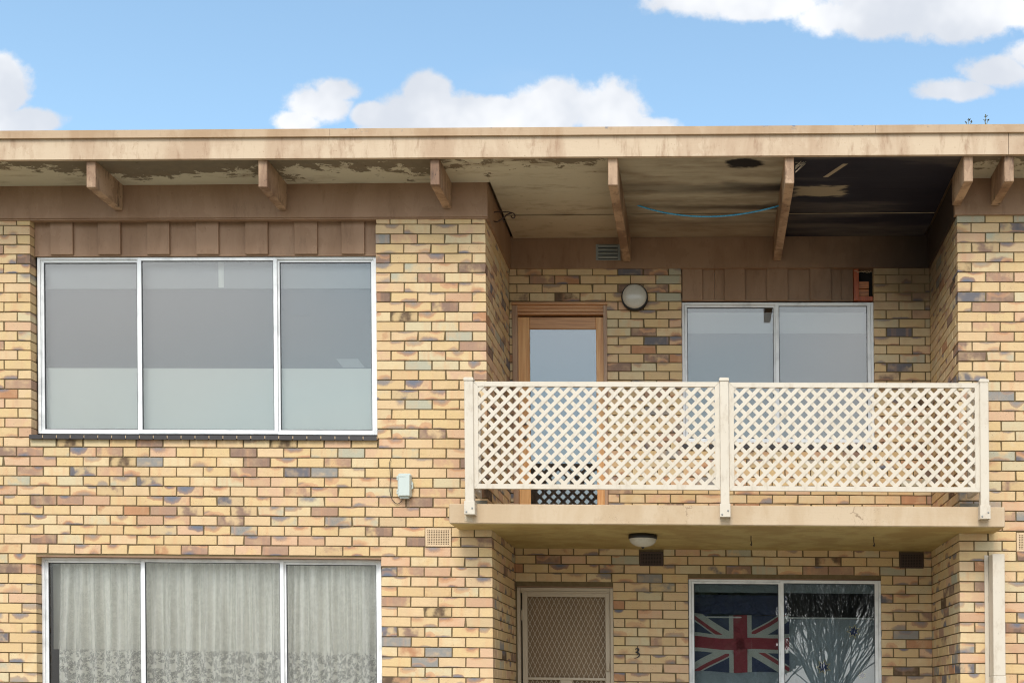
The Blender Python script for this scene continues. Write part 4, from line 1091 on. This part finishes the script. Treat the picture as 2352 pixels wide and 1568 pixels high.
pts = cv([(190, 150), (165, 220), (162, 330), (178, 500), (188, 680), (180, 850), (172, 1000), (190, 1120), (235, 1240), (310, 1325), (370, 1347), (430, 1320), (490, 1250), (505, 1190)])
sm = []
for i in range(len(pts)-1):
    for k in range(4):
        t = k/4; sm.append((pts[i][0]+(pts[i+1][0]-pts[i][0])*t, -.012-.01*math.sin(math.pi*min(i/10, 1)), pts[i][1]+(pts[i+1][1]-pts[i][1])*t))
tag(obj('cable', MB().tube(sm, .0033, 6), M_CABLE, smooth=True), 'thin dark cable looping from the bricks down into the grey service box', 'cable')

# ------------------------------------------------------------------ downpipe cover
yd0 = -.165
pa, pb2 = PX(2281, 1400, yd0), PX(2308.8, 1400, yd0); zt = PZ(2295, 1271, yd0)
dp = empty('conduit_cover', S(((pa+pb2)/2, 0, 0)))
tag(dp, 'tall cream box shaped cover running down the brick pier at the right', 'pipe cover')
obj('cover', MB().box(pa, pb2, yd0, -.012, PZ(2295, 1551, yd0), zt, .004), M_POWDER, dp)
obj('cover', MB().box(pa-.003, pb2+.003, yd0-.003, -.012, 0.02, PZ(2295, 1551.5, yd0), .004), M_POWDER, dp)
obj('flange', MB().box(pa-.035, pa-.001, -.014, -.002, 0.02, zt+.004, .001).box(pb2+.001, pb2+.03, -.014, -.002, 0.02, zt+.004, .001), M_POWDER, dp)

# ------------------------------------------------------------------ house number 3
def smooth_path(p, n=5):
    o_ = []
    for i in range(len(p)-1):
        p0, p1, p2, p3 = p[max(i-1, 0)], p[i], p[i+1], p[min(i+2, len(p)-1)]
        for k in range(n):
            t = k/n
            o_.append(tuple(.5*((2*p1[j])+(-p0[j]+p2[j])*t+(2*p0[j]-5*p1[j]+4*p2[j]-p3[j])*t*t+(-p0[j]+3*p1[j]-3*p2[j]+p3[j])*t**3) for j in range(len(p1))))
    o_.append(p[-1]); return o_
cn = lambda lst: [P((2300+a/11.2)*.6125, (2360+b/11.2)*.6125, D-.01) for a, b in lst]
num = [(925, 835, 16), (955, 790, 20), (1010, 770, 26), (1060, 800, 34), (1065, 850, 34), (1030, 900, 30), (975, 925, 26), (935, 945, 22)]
num2 = [(940, 945, 22), (1010, 945, 26), (1070, 985, 34), (1095, 1040, 36), (1080, 1100, 30), (1020, 1150, 22), (950, 1180, 14), (870, 1192, 8)]
mb = MB()
for path in (smooth_path(num, 4), smooth_path(num2, 4)):
    c_ = cn([(a, b) for a, b, _ in path]); s1 = (cn([(100, 0)])[0][0]-cn([(0, 0)])[0][0])/100
    Lp, Rp = [], []
    for i, (x, z) in enumerate(c_):
        a, b = c_[max(i-1, 0)], c_[min(i+1, len(c_)-1)]; tx, tz = b[0]-a[0], b[1]-a[1]; l = math.hypot(tx, tz); nx_, nz_ = -tz/l, tx/l
        h = path[i][2]*s1*.75; Lp.append((x+nx_*h, z+nz_*h)); Rp.append((x-nx_*h, z-nz_*h))
    for i in range(len(c_)-1): mb.prism([Lp[i], Lp[i+1], Rp[i+1], Rp[i]], D-.016, D-.004)
tag(obj('house_number', mb, M_BLACK), 'black numeral 3 fixed to the bricks right of the screen door', 'house number')

# ------------------------------------------------------------------ iron hook bracket, hooks under the slab, cord
ch = lambda lst, Y: [P((1820+a/13.07)*.6125, (740+b/13.07)*.6125, Y) for a, b in lst]
yh = .30
hk = empty('iron_bracket', S((BL, yh, PZ(1140, 500, yh))))
tag(hk, 'rusty wrought iron scroll bracket for a hanging basket on the recess beam', 'bracket')
def at3(l, Y): return [(x, Y, z) for x, z in l]
M_IRON = mat('rusty_black_iron', lambda n: n.mix(n.noise(n.pos(), 60, 3), lin(34, 22, 18), lin(70, 44, 34)), .6)
obj('arm', MB().tube(smooth_path(at3(ch([(430, 735), (560, 705), (900, 715), (1200, 735), (1370, 780), (1450, 880), (1430, 990), (1350, 1015), (1290, 970), (1262, 905)], yh), yh)), .005, 6), M_IRON, hk, smooth=True)
obj('brace', MB().tube(smooth_path(at3(ch([(1300, 770), (1200, 790), (1040, 870), (930, 980), (850, 1030), (760, 1080), (640, 1180), (500, 1200), (390, 1150)], yh), yh)), .005, 6), M_IRON, hk, smooth=True)
obj('hook', MB().tube(smooth_path(at3(ch([(840, 1040), (860, 1120), (910, 1190), (980, 1190)], yh), yh)), .004, 6), M_IRON, hk, smooth=True)
obj('back_bar', MB().tube(at3(ch([(350, 580), (350, 1320)], yh), yh), .006, 6), M_IRON, hk)
for px_, py_, lab in ((1725, 1232, 'small dark hanging hook under the slab, nearer the ceiling lamp'), (2007, 1234, 'small dark hanging hook under the slab, nearer the right wall')):
    yk = .25; xk = PX(px_, py_, yk)
    tag(obj('ceiling_hook', MB().tube(smooth_path([(xk, yk, zu+.002), (xk, yk, zu-.045), (xk+.006, yk, zu-.07), (xk+.002, yk, zu-.085), (xk-.005, yk, zu-.07)]), .0042, 6), M_CABLE, smooth=True), lab, 'hook', 'hooks under the balcony slab')
ra, rb = (1437, 460, .52), (1791, 472, .33)
rp = []
for k in range(25):
    t = k/24; px_ = ra[0]+(rb[0]-ra[0])*t; Y = ra[2]+(rb[2]-ra[2])*t
    py_ = ra[1]+(rb[1]-ra[1])*t+31.5*(1-abs(2*(t**.93)-1)**2)
    x, z = P(px_, py_, Y); rp.append((x, Y, z))
tag(obj('washing_line', MB().tube(rp, .0068, 8), M_ROPE, smooth=True), 'sagging blue cord strung between two rafters under the balcony roof', 'cord')

wb = MB(); r_w = random.Random(2)
x_, z_ = P(1828, 372, YR+.03)
for k in range(14): wb.tube([(x_-.004, YR+.03, z_-.09*r_w.random()), (x_+.03+.06*r_w.random(), YR+.04+.1*r_w.random(), z_+.012)], .0011, 3)
tag(obj('cobweb', wb, M_PATCH), 'wispy pale cobweb in the front corner of the burnt soffit bay', 'cobweb')
# ------------------------------------------------------------------ curtains
def curtain(x0, x1, y, z0, z1, amp, lam, m, name, seed, parent=None):
    r_ = random.Random(seed); n = int((x1-x0)/.012); ph = [r_.uniform(0, 6) for _ in range(4)]
    vs, fs, bl = [], [], []; nz = 14; s_ = 0
    for i in range(n+1):
        u = i/n; x = x0+(x1-x0)*u
        for j in range(nz+1):
            v = j/nz; z = z1+(z0-z1)*v
            a = amp*(.45+.55*v)
            yy = y+a*(math.sin(2*math.pi*x/lam+ph[0]+.8*math.sin(5*x+ph[1]))+.45*math.sin(2*math.pi*x/(lam*.41)+ph[2]+v))+.25*a*math.sin(7*v+9*x+ph[3])
            vs.append((x, yy, z)); bl.append((x*1.6, 0, z))
    for i in range(n):
        for j in range(nz):
            a = i*(nz+1)+j; fs.append((a, a+1, a+nz+2, a+nz+1))
    mb = MB(); mb.add(vs, fs); mb.bid = [(0, 0, 0)]*len(vs); mb.bl = bl
    return obj(name, mb, m, parent, smooth=True)
tag(curtain(PX(133, 1450, .2), PX(877, 1450, .2), .22, .5, PZ(470, 1292, .2), .055, .165, M_LACE, 'lace_curtain', 3), 'gathered white floral lace curtain behind the lower left window', 'curtain')
zl = PZ(470, 1494, .35)
# sheets added just behind the upper panes, coloured as the room's wall and ceiling
M_WALLTONE = mat('pale_room_wall_tone', lambda n: n.mix(n.noise(n.pos(), 1.5, 3), lin(232, 236, 232, .86), lin(222, 228, 226, .86)), .8)
M_TONE = mat('grey_room_tone', lambda n: n.mix(n.noise(n.pos(), 1.1, 3), (.165, .162, .172), (.15, .148, .158)), .8)
M_TONEL = mat('light_grey_ceiling_tone', lambda n: n.mix(n.noise(n.pos(), 1.1, 3), (.33, .345, .365), (.31, .325, .345)), .8)
M_TONE2 = mat('dark_grey_tone', (.10, .10, .113), .8)
def backing_sheets(x0, x1, y, zlo, zmid, zband, ztop_, lab, grp):
    t = empty('room_backing', S(((x0+x1)/2, y, zlo))); tag(t, lab, 'room backing', grp)
    obj('wall_tone_sheet', MB().box(x0, x1, y, y+.006, zlo, zmid), M_WALLTONE if y < 1 else M_TONE, t)  # added sheet in the tone of the far wall
    obj('shade', MB().box(x0, x1, y+.02, y+.026, zmid-.02, zband), M_TONE if y < 1 else M_TONE2, t)  # added sheet in the tone of the shaded ceiling
    obj('lit_ceiling_sheet', MB().box(x0, x1, y+.01, y+.016, zband-.01, ztop_), M_TONEL, t)  # added sheet in the tone of the ceiling's lit part
    return t
yv_ = .17
t = backing_sheets(PX(104, 800, yv_), PX(862, 800, yv_), yv_, PZ(470, 992, yv_), PZ(470, 845.5, yv_), PZ(470, 660, yv_), PZ(470, 592, yv_), 'added grey and pale sheets standing in for the room behind the big upper left window', 'added sheets behind the upper windows')
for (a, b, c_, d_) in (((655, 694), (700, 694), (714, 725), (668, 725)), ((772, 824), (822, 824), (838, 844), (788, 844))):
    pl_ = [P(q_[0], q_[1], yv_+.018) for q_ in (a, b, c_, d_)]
    obj('ceiling_fitting_patch', MB().prism(pl_, yv_+.0165, yv_+.0185), M_TONEL if a[1] > 800 else mat('fitting_mark', (.15, .15, .165), .8), t)  # flat patches standing in for fittings on the room's ceiling
obj('pale_bar', MB().box(PX(501, 630, yv_), PX(513, 630, yv_), yv_+.006, yv_+.0095, PZ(507, 660, yv_), PZ(507, 602, yv_)), M_WALLTONE, t)  # pale upright bar on the added sheets
yv_ = D+.11
backing_sheets(PX(1574, 850, yv_), PX(2004, 850, yv_), yv_, PZ(1790, 1010, yv_), PZ(1790, 947, yv_), PZ(1790, 763, yv_), PZ(1790, 717, yv_), 'added grey sheets standing in for the room behind the balcony window', 'added sheets behind the upper windows')
yv_ = D+.12
tag(obj('door_curtain', MB().box(PX(1214, 900, yv_), PX(1373, 900, yv_), yv_, yv_+.006, sz1+.05, PZ(1290, 752, yv_)), M_TONE2), 'plain grey blue curtain behind the glass of the balcony door', 'curtain')
tag(obj('bright_wall_panel', MB().box(PX(128, 1400, .35), PX(880, 1400, .35), .31, .315, zl, 2.55), M_WALLPANEL), 'pale panel added behind the lace curtain for the bright room wall', 'room backing')  # panel added in place of the bright upper part of the room
# flag hung behind the lower right window
YG = D+.20
fx0, fx1, fz1, fz0 = PX(1588, 1450, YG), PX(1813, 1450, YG), PZ(1700, 1408, YG), PZ(1700, 1541, YG)
fgt = empty('flag', S(((fx0+fx1)/2, YG, fz0)))
tag(fgt, 'Australian flag hung inside the lower right window, union jack and scattered stars showing', 'flag')
def wavy(x): return .022*math.sin(9*x)+.012*math.sin(23*x)
def cloth(polys, yoff, m, name, droop=True):
    """flat polygons in flag coordinates (0..1, 0..1) laid on the gently rippled cloth"""
    mb = MB()
    for poly in polys:
        for k in range(24):
            pc = clip(list(poly), k/24, (k+1)/24, 0, 1)
            if not pc: continue
            vs = []
            for u, v in pc:
                x = fx0+(fx1-fx0)*u; z = fz0+(fz1-fz0)*v-.022*math.sin(3.1*u)*(.35+.65*v)+.006*math.sin(11*u+2*v)
                vs.append((x, YG+wavy(x)+yoff, z))
            n = len(vs); mb.add(vs+[(a_, b_+.0006, c_) for a_, b_, c_ in vs], [tuple(range(n)), tuple(range(2*n-1, n-1, -1))])
    return obj(name, mb, m, fgt)
full = [(0, 0), (1, 0), (1, 1), (0, 1)]
big = MB()
nseg = 40; bx1 = PX(2012, 1450, YG)
zt_, zbm = PZ(1700, 1419, YG), .7
vs, fs = [], []
for i in range(nseg+1):
    x = fx0-.03+(bx1-fx0+.03)*i/nseg; zt2 = zt_ if x > fx1-.03 else PZ(1700, 1530, YG); vs += [(x, YG+wavy(x)+.008, zt2), (x, YG+wavy(x)+.008, zbm)]
for i in range(nseg): fs.append((2*i, 2*i+1, 2*i+3, 2*i+2))
big.add(vs, fs)
M_FIELD = mat('pale_blue_sheer', (.33, .37, .41), .8)
tag(obj('sheer_curtain', big, M_FIELD), 'pale blue grey sheer hanging behind the flag and the stars', 'curtain')
dw = .085
def band(p0, p1, w_):
    dxx, dzz = (p1[0]-p0[0])*1.75, p1[1]-p0[1]; l = math.hypot(dxx, dzz); nx_, nz_ = -dzz/l*w_/1.75, dxx/l*w_
    return [(p0[0]+nx_, p0[1]+nz_), (p1[0]+nx_, p1[1]+nz_), (p1[0]-nx_, p1[1]-nz_), (p0[0]-nx_, p0[1]-nz_)]
cloth([full], 0, M_FB, 'canton')
obj('dark_room_strip', MB().box(fx0, fx1-.02, YG+.003, YG+.006, PZ(1700, 1410, YG), PZ(1700, 1366, YG)), M_FB, fgt)  # navy strip stands in for the dark room above the canton
cloth([band((0, 0), (1, 1), .10), band((0, 1), (1, 0), .10)], -.001, M_FW, 'saltire')
cloth([band((0, -.05), (.5, .45), .032), band((.5, .55), (1, 1.05), .032), band((0, .95), (.5, .45), .032), band((.5, .55), (1, .05), .032)], -.002, M_FR, 'red_saltire')
cloth([[(.385, 0), (.615, 0), (.615, 1), (.385, 1)], [(0, .335), (1, .335), (1, .665), (0, .665)]], -.003, M_FW, 'cross_border')
cloth([[(.43, 0), (.57, 0), (.57, 1), (.43, 1)], [(0, .40), (1, .40), (1, .60), (0, .60)]], -.004, M_FR, 'cross')
def star(px_, py_, r_, n=7):
    x, z = P(px_, py_, YG); sc_ = .00385/.891
    for m, rr_, yo in ((M_STARY, r_*1.35, -.010), (M_STARB, r_, -.012)):
        poly = []
        for k in range(2*n):
            a_ = math.pi*k/n+.2; q_ = rr_*sc_*(1 if k % 2 == 0 else .5); poly.append((x+q_*math.sin(a_), z+q_*math.cos(a_)))
        mb = MB()
        for k in range(2*n): mb.prism([(x, z), poly[k], poly[(k+1) % (2*n)]], YG+wavy(x)+yo, YG+wavy(x)+yo+.0008)
        obj('star', mb, m, fgt)
star(1961, 1449, 13); star(1891, 1531, 14); star(1980, 1550, 8)
tag(obj('curtain_rail', MB().tube([(WXl0, YG+.01, zt_+.01), (WXl1, YG+.01, zt_+.01)], .008, 6), M_ALU), 'thin rail that carries the flag inside the lower right window', 'curtain rail')
obj('pelmet', MB().box(WXl0, WXl1, D+.12, D+.14, PZ(1700, 1360, D+.13), PZ(1700, 1325, D+.13)), M_SHEER, building)

# ------------------------------------------------------------------ weeds on the roof edge
def weed(px_, specs, label):
    Y = YF+.02; x, z = P(px_, 285.8, Y); t = empty('roof_weed', S((x, Y, z-.004))); tag(t, label, 'weed', 'weeds sprouting from the roof flashing')
    for dx_, h, k in specs:
        obj('stem', MB().tube([(x+dx_*.3, Y, z-.006), (x+dx_*.8, Y, z+h*.6), (x+dx_, Y, z+h)], .0022, 5), M_LEAF, t)
        lf = MB(); r_ = random.Random(int(px_+h*1000))
        for j in range(k):
            a_ = r_.uniform(-1.1, 1.1); l = r_.uniform(.012, .022); hz2 = z+h*r_.uniform(.75, 1.02); bx_ = x+dx_; yy = r_.uniform(-.6, .6)
            tip = (bx_+math.sin(a_)*l, Y+yy*l, hz2+math.cos(a_)*l); md = ((bx_+tip[0])/2, Y+yy*l/2, (hz2+tip[2])/2)
            lf.add([(bx_, Y, hz2), (md[0]-.005, md[1]-.004, md[2]), tip, (md[0]+.005, md[1]+.004, md[2]), (md[0], md[1]+.005, md[2]), (md[0], md[1]-.005, md[2])], [(0, 1, 2, 3), (0, 4, 2, 5)])
        obj('leaf', lf, M_LEAF, t)
weed(2225, [(-.022, .010, 5), (.0, .032, 10), (.026, .016, 6)], 'low spreading weed on the flashing, left of the taller one')
weed(2264, [(0, .072, 9), (.018, .034, 8), (-.008, .034, 4)], 'taller upright weed growing from the roof flashing near the right end')

# ------------------------------------------------------------------ bare winter trees across the street (seen only in the window reflections)
def tree(x, y, hgt, seed, label, stems=9):
    r_ = random.Random(seed); t = empty('bare_tree', (x, y, 0)); tag(t, label, 'tree', 'bare street trees opposite the flats')
    tr = MB(); tr.tube([(x, y, -.1), (x+.05, y, .5), (x, y, .9)], .2, 9, .15); obj('trunk', tr, M_BARK, t, shear=False)
    br = MB()
    def grow(p, d, l, rad, dep):
        pts = [p]; q_ = Vector(p); dv = Vector(d)
        for k in range(3):
            dv = (dv+Vector((r_.uniform(-.16, .16), r_.uniform(-.16, .16), r_.uniform(-.04, .14)))).normalized(); q_ = q_+dv*l/3; pts.append(tuple(q_))
        br.tube(pts, rad, 5 if dep < 2 else 3, rad*.62)
        if dep >= 5: return
        for k in range(r_.choice((2, 3, 3))):
            an = r_.uniform(.25, .75); ax = Vector((r_.uniform(-1, 1), r_.uniform(-1, 1), r_.uniform(-.3, .5))).normalized()
            nd = (dv+ax*an).normalized(); st_ = Vector(pts[r_.choice((1, 2, 3, 3))])
            grow(tuple(st_), nd, l*r_.uniform(.58, .82), rad*.70, dep+1)
    for k in range(stems):
        a_ = 2*math.pi*k/stems+r_.uniform(-.2, .2); sp = r_.uniform(.15, .85)
        grow((x, y, .75), (math.cos(a_)*sp, math.sin(a_)*sp, 1), hgt*.30, .026, 0)
    obj('crown', br, M_BARK, t, shear=False)
def mirror_x(px_, Yt): v = ray(px_, 1560); return v.x/v.y*(D+.05+DN+(D+.05-Yt))
tree(mirror_x(1905, -17.5), -17.5, 6.6, 11, 'many stemmed bare tree opposite the lower right window', 34)
tree(mirror_x(1760, -22.5), -22.5, 6.0, 5, 'bare tree set back to the left of the many stemmed one', 7)
tree(mirror_x(2150, -30), -30, 8.0, 9, 'bare tree on the far side of the street, right', 9)
tree(mirror_x(1250, -31), -31, 8.0, 21, 'bare tree on the far side of the street, left', 9)
def evergreen(x, y, w_, hgt, seed, label):
    r_ = random.Random(seed); t = empty('evergreen_tree', (x, y, 0)); tag(t, label, 'tree')
    tr = MB(); tr.tube([(x, y, -.1), (x, y, hgt*.7)], .16, 8, .05); obj('trunk', tr, M_BARK, t, shear=False)
    lf = MB()
    for k in range(15000):
        u = r_.random(); z = .4+u*(hgt-.4); rr_ = w_/2*math.cos(u*1.45)**.6*(.35+.65*r_.random()**.4)*(1+.2*math.sin(7*z))
        a_ = r_.uniform(0, 6.283); c_ = Vector((x+rr_*math.cos(a_), y+rr_*math.sin(a_), z)); d1 = Vector((r_.uniform(-1, 1), r_.uniform(-1, 1), r_.uniform(-1, 1))).normalized()*.17; d2 = d1.cross(Vector((r_.uniform(-1, 1), r_.uniform(-1, 1), 1))).normalized()*.10
        lf.add([c_-d1, c_+d2, c_+d1, c_-d2], [(0, 1, 2, 3)])
    obj('crown', lf, mat('evergreen_leaf', (.07, .085, .05), .7), t, shear=False)
evergreen(mirror_x(1665, -19.0), -19.0, 3.5, 6.0, 4, 'dense dark evergreen opposite the flag in the window')
# back and sides of the block
obj('side_wall', MB().box(XL, XL+.1, .115, 9, 0, zr).box(XR-.1, XR, .115, 9, 0, zr).box(XL+.101, XR-.101, 8.9, 9, 0, zr), M_MORTAR, building)
obj('upper_floor_slab', MB().box(XL+.11, XR-.11, D+.13, 8.8, 2.7, 2.9), M_SLAB, building)
print('objects', len(bpy.data.objects), 'bricks', len(bricks))
